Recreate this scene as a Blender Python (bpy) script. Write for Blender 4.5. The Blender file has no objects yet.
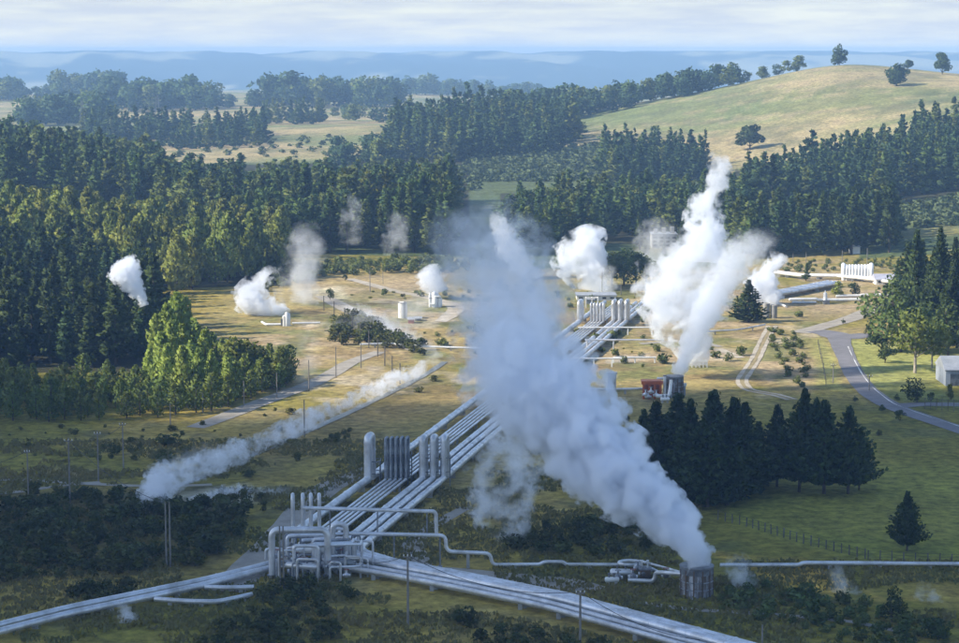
import bpy, math, random
import numpy as np
from mathutils import Vector, Matrix, noise as mnoise

random.seed(7)
rng = np.random.default_rng(11)
R = math.radians
SC = bpy.context.scene
COL = SC.collection

# ------------------------------------------------------------------ camera model
F = 2077.0; CX, CY = 479.5, 321.5; H = 65.0
PITCH = math.atan((321.5 - 52.0) / F)
CP, SP = math.cos(PITCH), math.sin(PITCH)
def ratio(row):                     # dz / dY for a picture row
    v = (CY - row) / F
    return (-SP + v * CP) / (CP + v * SP)
def aof(px, row):                   # x / Y
    u = (px - CX) / F; v = (CY - row) / F
    return u / (CP + v * SP)
def project(x, y, z):
    d = y * CP - (z - H) * SP
    return CX + F * x / d, CY - F * (y * SP + (z - H) * CP) / d

# ------------------------------------------------------------------ terrain heights
T_PX = np.array([-800, -150, 0, 150, 300, 450, 560, 700, 836, 960, 1110, 1800.])
T_Y = np.array([50, 430, 545, 650, 750, 850, 1000, 1200, 1345, 1500, 2000, 2400, 3000, 3900, 4500, 5200, 6000, 7000, 7500, 9800.])
T_Z = np.array([
 [0]*12,
 [0]*12,
 [8, 5, 3, 1, 2, 1, 0, 0, 0, 1, 3, 6],
 [14, 13, 9, 4, 3, 2, 1, 0, 1, 3, 6, 10],
 [17, 15, 11, 4, 1, 2, 1, 1, 3, 6, 10, 14],
 [16, 14, 10, 3, 1, 2, 2, 3, 6, 12, 18, 20],
 [15, 13, 9, 4, 3, 4, 5, 5, 11, 25, 34, 40],
 [10, 8, 6, 5, 7, 13, 16, 24, 40, 46, 48, 48],
 [8, 8, 8, 9, 12, 18, 24, 42, 62, 50, 46, 44],
 [8, 8, 9, 11, 13, 13, 13, 26, 44, 42, 40, 40],
 [6, 6, 9, 13, 15, 12, 10, 12, 25, 28, 30, 30],
 [12, 12, 14, 17, 14, 10, 5, 5, 8, 10, 10, 10],
 [6, 6, 4, 6, 6, 6, 0, 0, 0, 0, 0, 0],
 [-12, -12, -14, -16, -10, -8, -14, -16, -10, -10, -10, -10],
 [-12, -14, -14, -16, -12, -8, -10, -14, -16, -10, -8, -8],
 [-35]*12,
 [-40]*12,
 [30]*12,
 [54, 54, 55, 56, 50, 52, 54, 56, 54, 52, 54, 54],
 [40]*12,
], float)
GA = np.linspace(-0.62, 0.62, 311)
GL = np.linspace(math.log(50), math.log(9800), 521)
def _build_grid():
    ta = (T_PX - CX) / F
    z1 = np.array([np.interp(GA, ta, r) for r in T_Z])
    ly = np.log(T_Y)
    g = np.empty((len(GL), len(GA)))
    for j in range(len(GA)):
        g[:, j] = np.interp(GL, ly, z1[:, j])
    def blur(m, r, ax):
        k = np.ones(2 * r + 1) / (2 * r + 1)
        p = np.pad(m, [(r, r) if i == ax else (0, 0) for i in range(2)], mode='edge')
        return np.apply_along_axis(lambda v: np.convolve(v, k, 'valid'), ax, p)
    for _ in range(3):
        g = blur(g, 3, 1); g = blur(g, 2, 0)
    return g
GRID = _build_grid()
_W = [(rng.uniform(0, 2 * math.pi), rng.uniform(0, 6.28), rng.uniform(.6, 1.5)) for _ in range(18)]
def height(x, y):
    x = np.asarray(x, float); y = np.maximum(np.asarray(y, float), 51.0)
    a = np.clip(x / y, GA[0] + 1e-4, GA[-1] - 1e-4); l = np.clip(np.log(y), GL[0], GL[-1] - 1e-4)
    fi = (a - GA[0]) / (GA[1] - GA[0]); fj = (l - GL[0]) / (GL[1] - GL[0])
    i = np.floor(fi).astype(int); j = np.floor(fj).astype(int); fi = fi - i; fj = fj - j
    z = (GRID[j, i] * (1 - fi) * (1 - fj) + GRID[j, i + 1] * fi * (1 - fj) + GRID[j + 1, i] * (1 - fi) * fj + GRID[j + 1, i + 1] * fi * fj)
    small = np.zeros_like(z); mid = np.zeros_like(z); big = np.zeros_like(z)
    for k, (an, ph, s) in enumerate(_W):
        c, sn = math.cos(an), math.sin(an)
        if k < 6: small = small + np.sin((x * c + y * sn) / (9 * s) + ph) / 6
        elif k < 12: mid = mid + np.sin((x * c + y * sn) / (45 * s) + ph) / 6
        else: big = big + np.sin((x * c + y * sn) / (160 * s) + ph) / 6
    far = np.clip((y - 650) / 500, 0, 1); vfar = np.clip((y - 5200) / 1500, 0, 1)
    near = np.clip((y - 380) / 250, 0, 1)
    zz = z + small * (0.12 + 0.2 * far) + mid * (0.25 + 1.6 * far) * (0.4 + .6 * near) + big * (0.0 + 3.0 * far + 4 * vfar) + vfar * (13 + 4 * np.sin(x / 310 + 1.1) * np.sin(x / 127 + y / 900) + 5 * np.sin(x / 71 + 2 + y / 300) + 2.2 * np.sin(x / 23 + y / 120) + 5 * np.sin(x / 190 + y / 210) * np.sin(y / 170 + x / 600))
    return np.where(y > 5200, np.minimum(zz, 69 + 6 * np.tanh((zz - 69) / 14)), zz)
def hz(x, y): return float(height(x, y))
_YS = np.geomspace(90, 9500, 6000)
def gp(px, row, lift=0.0):
    """ground point seen at a pixel"""
    k = ratio(row); a = aof(px, row)
    zr = H + _YS * k; g = height(a * _YS, _YS) + lift
    idx = np.nonzero(zr <= g)[0]
    if len(idx) == 0:
        i = int(np.argmin(zr - g)); y = _YS[i]
    else:
        i = max(1, idx[0]); d0 = zr[i - 1] - g[i - 1]; d1 = g[i] - zr[i]
        y = _YS[i - 1] + (_YS[i] - _YS[i - 1]) * d0 / max(1e-9, d0 + d1)
    x = a * y
    return Vector((x, y, hz(x, y)))
def at(px, row, Y):                 # free point at depth Y
    return Vector((aof(px, row) * Y, Y, H + Y * ratio(row)))
def zrow(row, Y): return H + Y * ratio(row)

# ------------------------------------------------------------------ materials
def new_mat(name):
    m = bpy.data.materials.new(name); m.use_nodes = True
    nt = m.node_tree; b = nt.nodes['Principled BSDF']
    return m, nt, b
def N(nt, typ, **kw):
    n = nt.nodes.new(typ)
    for k, v in kw.items(): setattr(n, k, v)
    return n
def setin(n, **kw):
    for k, v in kw.items(): n.inputs[k].default_value = v
def mix_noise(name, c1, c2, scale=1.0, rough=.6, metal=0.0, detail=4, lo=.35, hi=.65, bump=0.0, stretch=(1, 1, 1), spec=.3, rand=0.0):
    m, nt, b = new_mat(name)
    tc = N(nt, 'ShaderNodeTexCoord'); mp = N(nt, 'ShaderNodeMapping'); mp.inputs['Scale'].default_value = stretch
    nz = N(nt, 'ShaderNodeTexNoise'); setin(nz, Scale=scale, Detail=detail, Roughness=.6)
    mr = N(nt, 'ShaderNodeMapRange'); setin(mr, **{'From Min': lo, 'From Max': hi})
    mx = N(nt, 'ShaderNodeMix', data_type='RGBA')
    mx.inputs[6].default_value = (*c1, 1); mx.inputs[7].default_value = (*c2, 1)
    L = nt.links.new
    L(tc.outputs['Object'], mp.inputs['Vector']); L(mp.outputs[0], nz.inputs['Vector']); L(nz.outputs[0], mr.inputs[0]); L(mr.outputs[0], mx.inputs[0])
    out = mx.outputs[2]
    if rand:
        oi = N(nt, 'ShaderNodeObjectInfo'); hs = N(nt, 'ShaderNodeHueSaturation')
        r1 = N(nt, 'ShaderNodeMapRange'); setin(r1, **{'To Min': 1 - rand, 'To Max': 1 + rand})
        r2 = N(nt, 'ShaderNodeMapRange'); setin(r2, **{'To Min': .5 - rand * .06, 'To Max': .5 + rand * .06})
        wn = N(nt, 'ShaderNodeTexWhiteNoise', noise_dimensions='1D')
        L(oi.outputs['Random'], r1.inputs[0]); L(oi.outputs['Random'], wn.inputs['W']); L(wn.outputs[0], r2.inputs[0])
        L(r1.outputs[0], hs.inputs['Value']); L(r2.outputs[0], hs.inputs['Hue']); L(out, hs.inputs['Color']); out = hs.outputs[0]
    L(out, b.inputs['Base Color'])
    setin(b, Roughness=rough, Metallic=metal); b.inputs['Specular IOR Level'].default_value = spec
    if bump:
        bp = N(nt, 'ShaderNodeBump'); setin(bp, Strength=1.0, Distance=bump); L(nz.outputs[0], bp.inputs['Height']); L(bp.outputs[0], b.inputs['Normal'])
    return m
def foliage(name, c1, c2, scale=.6, rand=.3, trans=.25):
    m = mix_noise(name, c1, c2, scale, rough=.75, detail=3, lo=.3, hi=.7, spec=.15, rand=rand)
    nt = m.node_tree; b = nt.nodes['Principled BSDF']; out = nt.nodes['Material Output']
    tr = N(nt, 'ShaderNodeBsdfTranslucent'); ms = N(nt, 'ShaderNodeMixShader'); ms.inputs[0].default_value = trans
    src = b.inputs['Base Color'].links[0].from_socket
    nt.links.new(src, tr.inputs['Color']); nt.links.new(b.outputs[0], ms.inputs[1]); nt.links.new(tr.outputs[0], ms.inputs[2]); nt.links.new(ms.outputs[0], out.inputs['Surface'])
    return m
M = {}
M['pipe'] = mix_noise('aluminium cladding', (.74, .75, .77), (.40, .39, .375), .45, rough=.36, metal=.5, detail=8, lo=.40, hi=.72)
M['pipe_strip'] = mix_noise('pale duct cladding', (.76, .76, .77), (.44, .44, .45), .5, rough=.45, metal=.2, detail=8)
M['pipe_dull'] = mix_noise('weathered and shaded cladding', (.34, .36, .39), (.16, .17, .19), .8, rough=.5, metal=.3, detail=6)  # dull tone also carries the shade among the thin tall loops
M['pipe_white'] = mix_noise('bright cladding', (.82, .82, .80), (.62, .62, .60), .4, rough=.45, metal=.1, detail=5)
M['pipe_grey'] = mix_noise('dark pipe cladding', (.22, .235, .255), (.10, .105, .115), 1.2, rough=.5, metal=.4)
M['steel'] = mix_noise('grey steel', (.28, .29, .31), (.16, .16, .17), 1.5, rough=.5, metal=.5)
M['concrete'] = mix_noise('concrete', (.42, .41, .38), (.28, .27, .25), .6, rough=.85, detail=6, bump=.02)
M['conc_white'] = mix_noise('pale panels', (.78, .76, .70), (.62, .60, .56), .5, rough=.7)
M['rust'] = mix_noise('rusty plate', (.16, .10, .06), (.07, .055, .045), .8, rough=.8, detail=6)
M['orange'] = mix_noise('orange painted steel', (.52, .13, .04), (.34, .08, .03), .7, rough=.5)
M['red'] = mix_noise('dull red paint', (.33, .09, .06), (.22, .07, .05), .9, rough=.6)
M['wood'] = mix_noise('weathered pole timber', (.27, .25, .22), (.15, .135, .12), 2.0, rough=.85, stretch=(4, 4, .4))
M['post'] = mix_noise('fence post timber', (.16, .145, .12), (.09, .08, .07), 2.0, rough=.9)
M['wire'] = mix_noise('dark wire', (.06, .06, .065), (.04, .04, .04), 1.0, rough=.5, metal=.6)
M['asphalt'] = mix_noise('asphalt', (.225, .215, .22), (.15, .145, .15), .25, rough=.9, detail=8, lo=.3, hi=.7)
M['gravel'] = mix_noise('gravel', (.40, .36, .30), (.25, .225, .18), .35, rough=.95, detail=8, lo=.3, hi=.7, bump=.03)
M['shingle'] = mix_noise('pale track', (.52, .46, .37), (.34, .29, .21), .3, rough=.95, detail=8)
M['track_dry'] = mix_noise('trodden dry grass', (.36, .28, .15), (.24, .20, .09), .6, rough=.95, detail=8)
M['line'] = mix_noise('white road paint', (.75, .75, .73), (.55, .55, .53), 1.0, rough=.7)
M['silica'] = mix_noise('silica water', (.15, .15, .12), (.09, .09, .07), .2, rough=.35)
M['bark'] = mix_noise('bark', (.10, .08, .06), (.055, .045, .035), 1.2, rough=.9, stretch=(2, 2, .5))
M['bark_pale'] = mix_noise('pale bark', (.45, .40, .33), (.25, .21, .17), 1.0, rough=.85)
M['pine'] = foliage('pine needles', (.050, .095, .026), (.110, .155, .040), .5)
M['pine_dark'] = foliage('dark pine needles', (.040, .068, .022), (.085, .118, .034), .5, rand=.2)
M['pine_blue'] = foliage('far pine needles', (.034, .070, .032), (.064, .100, .038), .3)
M['pine_b'] = foliage('olive pine needles', (.085, .118, .028), (.15, .175, .045), .3)
M['pine_c'] = foliage('cool pine needles', (.034, .074, .032), (.070, .112, .042), .3)
M['gum'] = foliage('olive leaves', (.125, .170, .034), (.26, .28, .062), .35, rand=.28)
M['poplar'] = foliage('yellow green leaves', (.22, .30, .055), (.34, .41, .095), .5, rand=.15, trans=.35)
M['young'] = foliage('fresh leaves', (.105, .155, .032), (.19, .23, .055), .5, rand=.25)
M['scrub'] = foliage('dark scrub leaves', (.062, .080, .022), (.13, .14, .042), .8, rand=.3)
M['scrub_green'] = foliage('green scrub leaves', (.09, .14, .04), (.16, .19, .055), .8, rand=.3)
M['slope_scrub'] = foliage('slope scrub leaves', (.085, .13, .055), (.12, .16, .07), .1, rand=.3)
M['tuft'] = foliage('dry grass blades', (.22, .18, .07), (.13, .14, .045), .05, rand=.1)
M['glass'] = mix_noise('dark glass', (.03, .035, .04), (.02, .02, .025), 1, rough=.1, spec=.6)
M['tyre'] = mix_noise('tyre rubber', (.02, .02, .02), (.03, .03, .03), 3, rough=.9)
M['car_white'] = mix_noise('white car paint', (.75, .76, .78), (.68, .69, .71), .5, rough=.25, spec=.5)
M['car_blue'] = mix_noise('blue car paint', (.10, .22, .55), (.08, .18, .45), .5, rough=.25, spec=.5)
M['car_dark'] = mix_noise('dark car paint', (.05, .045, .045), (.035, .03, .03), .5, rough=.25, spec=.5)
M['shed'] = mix_noise('shed sheet', (.34, .37, .42), (.26, .29, .34), .5, rough=.6, stretch=(3, 3, .2))
M['roof'] = mix_noise('grey roof sheet', (.34, .36, .39), (.26, .28, .30), .6, rough=.5)
M['violet_roof'] = mix_noise('slate blue roof', (.46, .46, .52), (.36, .36, .42), .6, rough=.5)
M['cloud'] = mix_noise('cloud white', (.9, .9, .9), (.85, .85, .86), .01, rough=1, spec=0)

def drum_mat():
    m, nt, b = new_mat('stained drum plate'); L = nt.links.new
    tc = N(nt, 'ShaderNodeTexCoord'); mp = N(nt, 'ShaderNodeMapping'); mp.inputs['Scale'].default_value = (1.1, 1.1, .28)
    nz = N(nt, 'ShaderNodeTexNoise'); setin(nz, Scale=1.0, Detail=6.0, Roughness=.65)
    cr = N(nt, 'ShaderNodeValToRGB'); e = cr.color_ramp.elements
    e[0].position = .30; e[0].color = (.62, .62, .64, 1); e[1].position = .72; e[1].color = (.05, .04, .035, 1)
    for p, c in ((.42, (.34, .35, .38)), (.5, (.16, .15, .15)), (.6, (.10, .075, .05))):
        x = e.new(p); x.color = (*c, 1)
    L(tc.outputs['Object'], mp.inputs[0]); L(mp.outputs[0], nz.inputs[0]); L(nz.outputs[0], cr.inputs[0]); L(cr.outputs[0], b.inputs['Base Color'])
    setin(b, Roughness=.7)
    return m
M['drum'] = drum_mat()

# ------------------------------------------------------------------ mesh helpers
class MB:
    def __init__(s): s.v = []; s.f = []; s.m = []
    def add(s, vs, fs, mi=0):
        b = len(s.v); s.v += [tuple(v) for v in vs]; s.f += [tuple(b + i for i in f) for f in fs]; s.m += [mi] * len(fs); return s
    def box(s, c, d, rot=0.0, mi=0, taper=1.0):
        cs, sn = math.cos(rot), math.sin(rot); vs = []
        for z in (-1, 1):
            k = taper if z > 0 else 1
            for x, y in ((-1, -1), (1, -1), (1, 1), (-1, 1)):
                X, Y_ = x * d[0] / 2 * k, y * d[1] / 2 * k
                vs.append((c[0] + X * cs - Y_ * sn, c[1] + X * sn + Y_ * cs, c[2] + z * d[2] / 2))
        return s.add(vs, [(3, 2, 1, 0), (4, 5, 6, 7), (0, 1, 5, 4), (1, 2, 6, 5), (2, 3, 7, 6), (3, 0, 4, 7)], mi)
    def tube(s, path, r, n=10, mi=0, cap=True):
        P = [Vector(p) for p in path]; k = len(P)
        rr = r if isinstance(r, (list, tuple)) else [r] * k
        T = []
        for i in range(k):
            t = (P[min(i + 1, k - 1)] - P[max(i - 1, 0)])
            T.append(t.normalized() if t.length > 1e-9 else Vector((0, 0, 1)))
        u = T[0].orthogonal().normalized(); vs = []
        for i in range(k):
            u = (u - T[i] * u.dot(T[i]))
            u = u.normalized() if u.length > 1e-6 else T[i].orthogonal().normalized()
            w = T[i].cross(u)
            for j in range(n):
                a = 2 * math.pi * j / n
                vs.append(P[i] + (u * math.cos(a) + w * math.sin(a)) * rr[i])
        fs = [(i * n + j, i * n + (j + 1) % n, (i + 1) * n + (j + 1) % n, (i + 1) * n + j) for i in range(k - 1) for j in range(n)]
        if cap: fs += [tuple(range(n - 1, -1, -1)), tuple((k - 1) * n + j for j in range(n))]
        return s.add(vs, fs, mi)
    def lathe(s, c, prof, n=24, mi=0):
        vs = []; k = len(prof)
        for r, z in prof:
            for j in range(n):
                a = 2 * math.pi * j / n; vs.append((c[0] + r * math.cos(a), c[1] + r * math.sin(a), c[2] + z))
        fs = [(i * n + j, i * n + (j + 1) % n, (i + 1) * n + (j + 1) % n, (i + 1) * n + j) for i in range(k - 1) for j in range(n)]
        fs += [tuple(range(n - 1, -1, -1)), tuple((k - 1) * n + j for j in range(n))]
        return s.add(vs, fs, mi)
    def build(s, name, mat, parent=None, smooth=True, origin=None):
        me = bpy.data.meshes.new(name)
        v = np.array(s.v, float)
        off = Vector((0, 0, 0))
        if origin is not None: off = Vector(origin); v = v - np.array(off)
        me.from_pydata(v.tolist(), [], s.f)
        for m in (mat if isinstance(mat, (list, tuple)) else [mat]): me.materials.append(m)
        me.polygons.foreach_set('material_index', s.m)
        if smooth:
            me.polygons.foreach_set('use_smooth', [True] * len(me.polygons))
            try: me.set_sharp_from_angle(angle=R(40))
            except Exception: pass
        me.update()
        o = bpy.data.objects.new(name, me); COL.objects.link(o)
        if parent is not None: o.parent = parent
        elif origin is not None: o.location = off
        return o
def tag(o, label=None, cat=None, group=None, kind=None):
    if label: o['label'] = label
    if cat: o['category'] = cat
    if group: o['group'] = group
    if kind: o['kind'] = kind
    return o
def empty(name, loc, label, cat, group=None, rz=0.0):
    o = bpy.data.objects.new(name, None); COL.objects.link(o); o.location = loc; o.rotation_euler = (0, 0, rz)
    o.empty_display_size = .5
    return tag(o, label, cat, group)
def fillet(path, r, n=5):
    P = [Vector(p) for p in path]; out = [P[0]]
    for i in range(1, len(P) - 1):
        a, b, c = P[i - 1], P[i], P[i + 1]
        d1 = (a - b); d2 = (c - b); k = min(r, d1.length * .48, d2.length * .48)
        p1 = b + d1.normalized() * k; p2 = b + d2.normalized() * k
        for j in range(n + 1):
            t = j / n; out.append(p1 * (1 - t) ** 2 + b * 2 * t * (1 - t) + p2 * t * t)
    out.append(P[-1]); return out
def banded(path, r, every=6.0, w=.12, k=1.10):
    """tube path with raised joint rings every few metres"""
    P = [Vector(p) for p in path]; out = [P[0]]; rr = [r]; acc = every / 2
    for i in range(len(P) - 1):
        d = (P[i + 1] - P[i]); Ln = d.length; dn = d.normalized() if Ln > 1e-9 else d; s = acc
        while s < Ln - w:
            for q, rad in ((-w, r), (-w * .9, r * k), (w * .9, r * k), (w, r)):
                if 0 < s + q < Ln: out.append(P[i] + dn * (s + q)); rr.append(rad)
            s += every
        acc = s - Ln if s >= Ln else every
        acc = max(acc, w * 2)
        out.append(P[i + 1]); rr.append(r)
    return out, rr

# ------------------------------------------------------------------ terrain mesh with land-cover colours
def in_poly(px, py, poly):
    inside = np.zeros(px.shape, bool); n = len(poly)
    for i in range(n):
        x1, y1 = poly[i]; x2, y2 = poly[(i + 1) % n]
        if y1 == y2: continue
        c = ((y1 > py) != (y2 > py)) & (px < (x2 - x1) * (py - y1) / (y2 - y1) + x1)
        inside ^= c
    return inside
def inside1(x, y, poly):
    r = False; n = len(poly)
    for i in range(n):
        x1, y1 = poly[i]; x2, y2 = poly[(i + 1) % n]
        if (y1 > y) != (y2 > y) and x < (x2 - x1) * (y - y1) / (y2 - y1) + x1: r = not r
    return r
def poly_w(px, py, poly, fe):
    d = np.full(px.shape, 1e9)
    n = len(poly)
    for i in range(n):
        x1, y1 = poly[i]; x2, y2 = poly[(i + 1) % n]
        dx, dy = x2 - x1, y2 - y1; L2 = dx * dx + dy * dy + 1e-9
        t = np.clip(((px - x1) * dx + (py - y1) * dy) / L2, 0, 1)
        d = np.minimum(d, np.hypot(px - x1 - t * dx, py - y1 - t * dy))
    s = np.where(in_poly(px, py, poly), d, -d)
    return np.clip(s / fe * .5 + .5, 0, 1)
def vnoise(x, y, s, seed):
    """value noise on world coordinates"""
    x = x / s + seed * 17.3; y = y / s + seed * 9.1
    xi = np.floor(x).astype(np.int64); yi = np.floor(y).astype(np.int64); fx = x - xi; fy = y - yi
    fx = fx * fx * (3 - 2 * fx); fy = fy * fy * (3 - 2 * fy)
    def hsh(a, b):
        h = (a * 374761393 + b * 668265263 + seed * 1442695) & 0xffffffff
        h = ((h ^ (h >> 13)) * 1274126177) & 0xffffffff
        return ((h ^ (h >> 16)) & 0xffff) / 65535.0
    return (hsh(xi, yi) * (1 - fx) * (1 - fy) + hsh(xi + 1, yi) * fx * (1 - fy) + hsh(xi, yi + 1) * (1 - fx) * fy + hsh(xi + 1, yi + 1) * fx * fy)
def fbm(x, y, s, seed, o=4):
    t = 0; amp = .5; tot = 0
    for k in range(o):
        t = t + amp * vnoise(x, y, s / 2 ** k, seed + k); tot += amp; amp *= .55
    return t / tot
OLIVE = (.205, .178, .030); GOLD = (.32, .25, .115); TAN = (.41, .305, .195); GREEN = (.145, .165, .042); BARE = (.55, .46, .32)
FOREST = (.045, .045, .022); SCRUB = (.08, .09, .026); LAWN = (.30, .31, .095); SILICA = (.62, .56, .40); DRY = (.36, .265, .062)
def build_terrain():
    a1 = np.arange(-.262, .2621, .00115)
    a0 = np.linspace(-.6, -.27, 40); a2 = np.linspace(.27, .6, 40)
    A = np.concatenate([a0, a1, a2])
    Y = [70.0, 100, 130, 155, 175, 190]
    y = 200.0
    while y < 8300:
        Y.append(y)
        st = y * y / (F * H) * 1.3 if y < 800 else (y * .0085 if y < 1600 else y * .014)
        y += max(st, .55)
    Y = np.array(Y)
    AA, YY = np.meshgrid(A, Y); X = AA * YY; Z = height(X, YY)
    px, py = project(X, YY, Z)
    # land cover
    n1 = fbm(X, YY, 30, 3); n2 = fbm(X, YY, 9, 11); n3 = fbm(X, YY, 120, 21); n4 = fbm(X, YY, 4, 31, 2)
    def lerp(c, col, w): return c * (1 - w[..., None]) + np.array(col) * w[..., None]
    S = lambda v, a, b: np.clip((v - a) / (b - a), 0, 1)
    c = np.broadcast_to(np.array(OLIVE), X.shape + (3,)).copy()
    c = lerp(c, DRY, S(n1, .42, .66)); c = lerp(c, GOLD, S(n2 * .6 + n1 * .4, .56, .72) * .6)
    c = lerp(c, SCRUB, S(n2, .60, .75) * .55)
    wx = px + (n1 - .5) * 40 + (n2 - .5) * 18; wy = py + (n1 - .5) * 12 + (n2 - .5) * 7
    def paint(poly, col, fe=8, k=1.0, nz=None):
        nonlocal c
        w = poly_w(wx, wy, poly, fe) * k
        if nz is not None: w = w * nz
        c = lerp(c, col, w)
    # sunlit field floor: golden grass and bare earth
    paint([(150, 385), (230, 290), (420, 262), (800, 258), (960, 275), (960, 345), (900, 400), (640, 412), (400, 420), (250, 425)], GOLD, 16, .75, S(n1, .25, .55))
    paint([(230, 345), (300, 318), (440, 300), (450, 345), (380, 372), (260, 372)], TAN, 10, .6, S(n2, .38, .62))
    paint([(560, 320), (760, 290), (780, 360), (700, 372), (600, 380)], TAN, 12, .65, S(n2, .32, .6))
    paint([(770, 262), (830, 258), (900, 270), (905, 300), (850, 315), (780, 318)], TAN, 8, .7, S(n2, .3, .6))
    paint([(300, 285), (460, 276), (470, 305), (380, 318)], TAN, 8, .6, S(n1, .35, .6))
    paint([(755, 338), (790, 335), (826, 372), (800, 392), (758, 384)], TAN, 6, .55)
    paint([(318, 294), (345, 288), (352, 300), (330, 306)], SILICA, 4, .8, S(n2, .35, .5))
    paint([(300, 312), (332, 320), (330, 328), (300, 322)], SILICA, 3, .8, S(n2, .35, .5))
    for pl_, cl_, k_ in (([(200, 330), (300, 300), (560, 280), (780, 275), (830, 330), (760, 395), (560, 405), (300, 410)], (.15, .16, .05), .8),):
        paint(pl_, cl_, 14, k_, S(fbm(X, YY, 16, 63), .52, .62)); paint(pl_, (.22, .15, .07), 14, .6, S(fbm(X, YY, 11, 83), .58, .68)); paint(pl_, (.52, .43, .30), 14, .6, S(fbm(X, YY, 13, 73), .60, .68))
    # right hand lawns
    paint([(850, 337), (893, 345), (960, 352), (960, 384), (873, 388), (858, 372)], LAWN, 5, .9)
    paint([(866, 388), (930, 386), (960, 400), (960, 408), (905, 405), (880, 400)], GREEN, 4, .9)
    paint([(815, 336), (835, 345), (842, 390), (818, 385)], LAWN, 5, .6)
    # foreground paddock
    paint([(720, 500), (745, 470), (800, 463), (965, 461), (1300, 460), (1300, 568), (870, 562), (724, 524)], (.24, .225, .042), 5, .94)
    paint([(745, 478), (965, 470), (1200, 470), (1200, 490), (800, 500)], (.29, .275, .045), 8, .5, S(n1, .35, .6))
    paint([(720, 512), (800, 535), (1000, 545), (1000, 562), (860, 560)], (.19, .215, .03), 8, .5)
    paint([(640, 440), (960, 402), (960, 458), (790, 462)], SCRUB, 10, .45, S(n1, .4, .6))
    # foreground left
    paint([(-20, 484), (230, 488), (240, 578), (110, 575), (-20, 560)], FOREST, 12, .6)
    paint([(40, 467), (100, 470), (98, 478), (50, 478)], GOLD, 5, .9)
    paint([(-20, 560), (130, 568), (260, 555), (270, 572), (60, 618), (-20, 630)], DRY, 10, .6, S(n2, .35, .6))
    paint([(180, 500), (250, 486), (262, 500), (215, 512)], SILICA, 5, .8, S(n2, .3, .55))
    paint([(255, 435), (440, 370), (460, 400), (350, 450), (250, 482)], (.20, .15, .06), 12, .6)
    paint([(705, 552), (740, 556), (800, 560), (850, 582), (838, 596), (800, 588), (755, 576)], (.62, .40, .08), 4, .9, S(n2, .36, .5))
    paint([(860, 590), (920, 595), (910, 605), (868, 600)], (.58, .39, .09), 4, .85, S(n2, .34, .5))
    # forest floors and pasture further back
    far = S(YY, 690, 760)
    past = np.broadcast_to(np.array((.20, .205, .075)), X.shape + (3,)).copy()
    past = past * (1 - S(n3, .32, .5)[..., None]) + np.array((.39, .31, .15)) * S(n3, .32, .5)[..., None]
    f5 = fbm(X * .35, YY, 60, 41)
    past = past * (1 - .85 * S(f5, .48, .6)[..., None]) + np.array((.165, .195, .07)) * .85 * S(f5, .48, .6)[..., None]
    f6 = fbm(X * .22, YY + Z * 6, 16, 47, 3); past = past * (1 - .45 * S(f6, .56, .64)[..., None]) + np.array((.40, .30, .17)) * .45 * S(f6, .56, .64)[..., None]
    f7 = fbm(X * .5, YY, 26, 57, 3); past = past * (1 - .55 * S(f7, .62, .70)[..., None]) + np.array((.09, .11, .045)) * .55 * S(f7, .62, .70)[..., None]
    past = past * (1 - .5 * S(n1, .58, .7)[..., None]) + np.array((.15, .15, .07)) * .5 * S(n1, .58, .7)[..., None]
    c = c * (1 - far[..., None]) + past * far[..., None]
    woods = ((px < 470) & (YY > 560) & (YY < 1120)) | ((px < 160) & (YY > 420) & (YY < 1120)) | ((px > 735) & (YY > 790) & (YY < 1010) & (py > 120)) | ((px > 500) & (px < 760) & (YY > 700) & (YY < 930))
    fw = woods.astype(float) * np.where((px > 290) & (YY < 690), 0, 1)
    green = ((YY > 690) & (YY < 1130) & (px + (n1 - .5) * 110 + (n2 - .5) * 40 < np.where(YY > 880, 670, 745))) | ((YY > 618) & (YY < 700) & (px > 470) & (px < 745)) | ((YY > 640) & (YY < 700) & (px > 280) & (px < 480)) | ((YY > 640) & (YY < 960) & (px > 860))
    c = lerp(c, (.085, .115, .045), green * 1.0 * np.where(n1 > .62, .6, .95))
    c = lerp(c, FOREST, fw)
    ridge = S(YY, 4200, 5500)
    c = lerp(c, (.025, .040, .025), ridge)
    c = lerp(c, (.36, .34, .20), ridge * S(fbm(X, YY * .6, 330, 51), .54, .62) * .8)
    c = lerp(c, (.10, .13, .07), S(YY, 3500, 4000) * (1 - ridge) * S(fbm(X, YY, 200, 61), .4, .55))
    nr, nc = X.shape
    idx = np.arange(nr * nc).reshape(nr, nc)
    q = np.stack([idx[:-1, :-1], idx[:-1, 1:], idx[1:, 1:], idx[1:, :-1]], -1).reshape(-1, 4)
    me = bpy.data.meshes.new('ground')
    me.vertices.add(nr * nc); me.vertices.foreach_set('co', np.stack([X, YY, Z], -1).ravel())
    me.loops.add(q.size); me.loops.foreach_set('vertex_index', q.ravel())
    me.polygons.add(len(q)); me.polygons.foreach_set('loop_start', np.arange(0, q.size, 4)); me.polygons.foreach_set('loop_total', np.full(len(q), 4))
    me.polygons.foreach_set('use_smooth', np.ones(len(q), bool))
    me.update(calc_edges=True)
    at_ = me.color_attributes.new('cover', 'FLOAT_COLOR', 'POINT')
    at_.data.foreach_set('color', np.concatenate([c, np.ones(X.shape + (1,))], -1).ravel())
    m, nt, b = new_mat('ground cover'); L = nt.links.new
    at2 = N(nt, 'ShaderNodeAttribute', attribute_name='cover'); tc = N(nt, 'ShaderNodeTexCoord')
    nz = N(nt, 'ShaderNodeTexNoise'); setin(nz, Scale=.55, Detail=8.0, Roughness=.7)
    nb = N(nt, 'ShaderNodeTexNoise'); setin(nb, Scale=.09, Detail=6.0, Roughness=.65)
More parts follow.
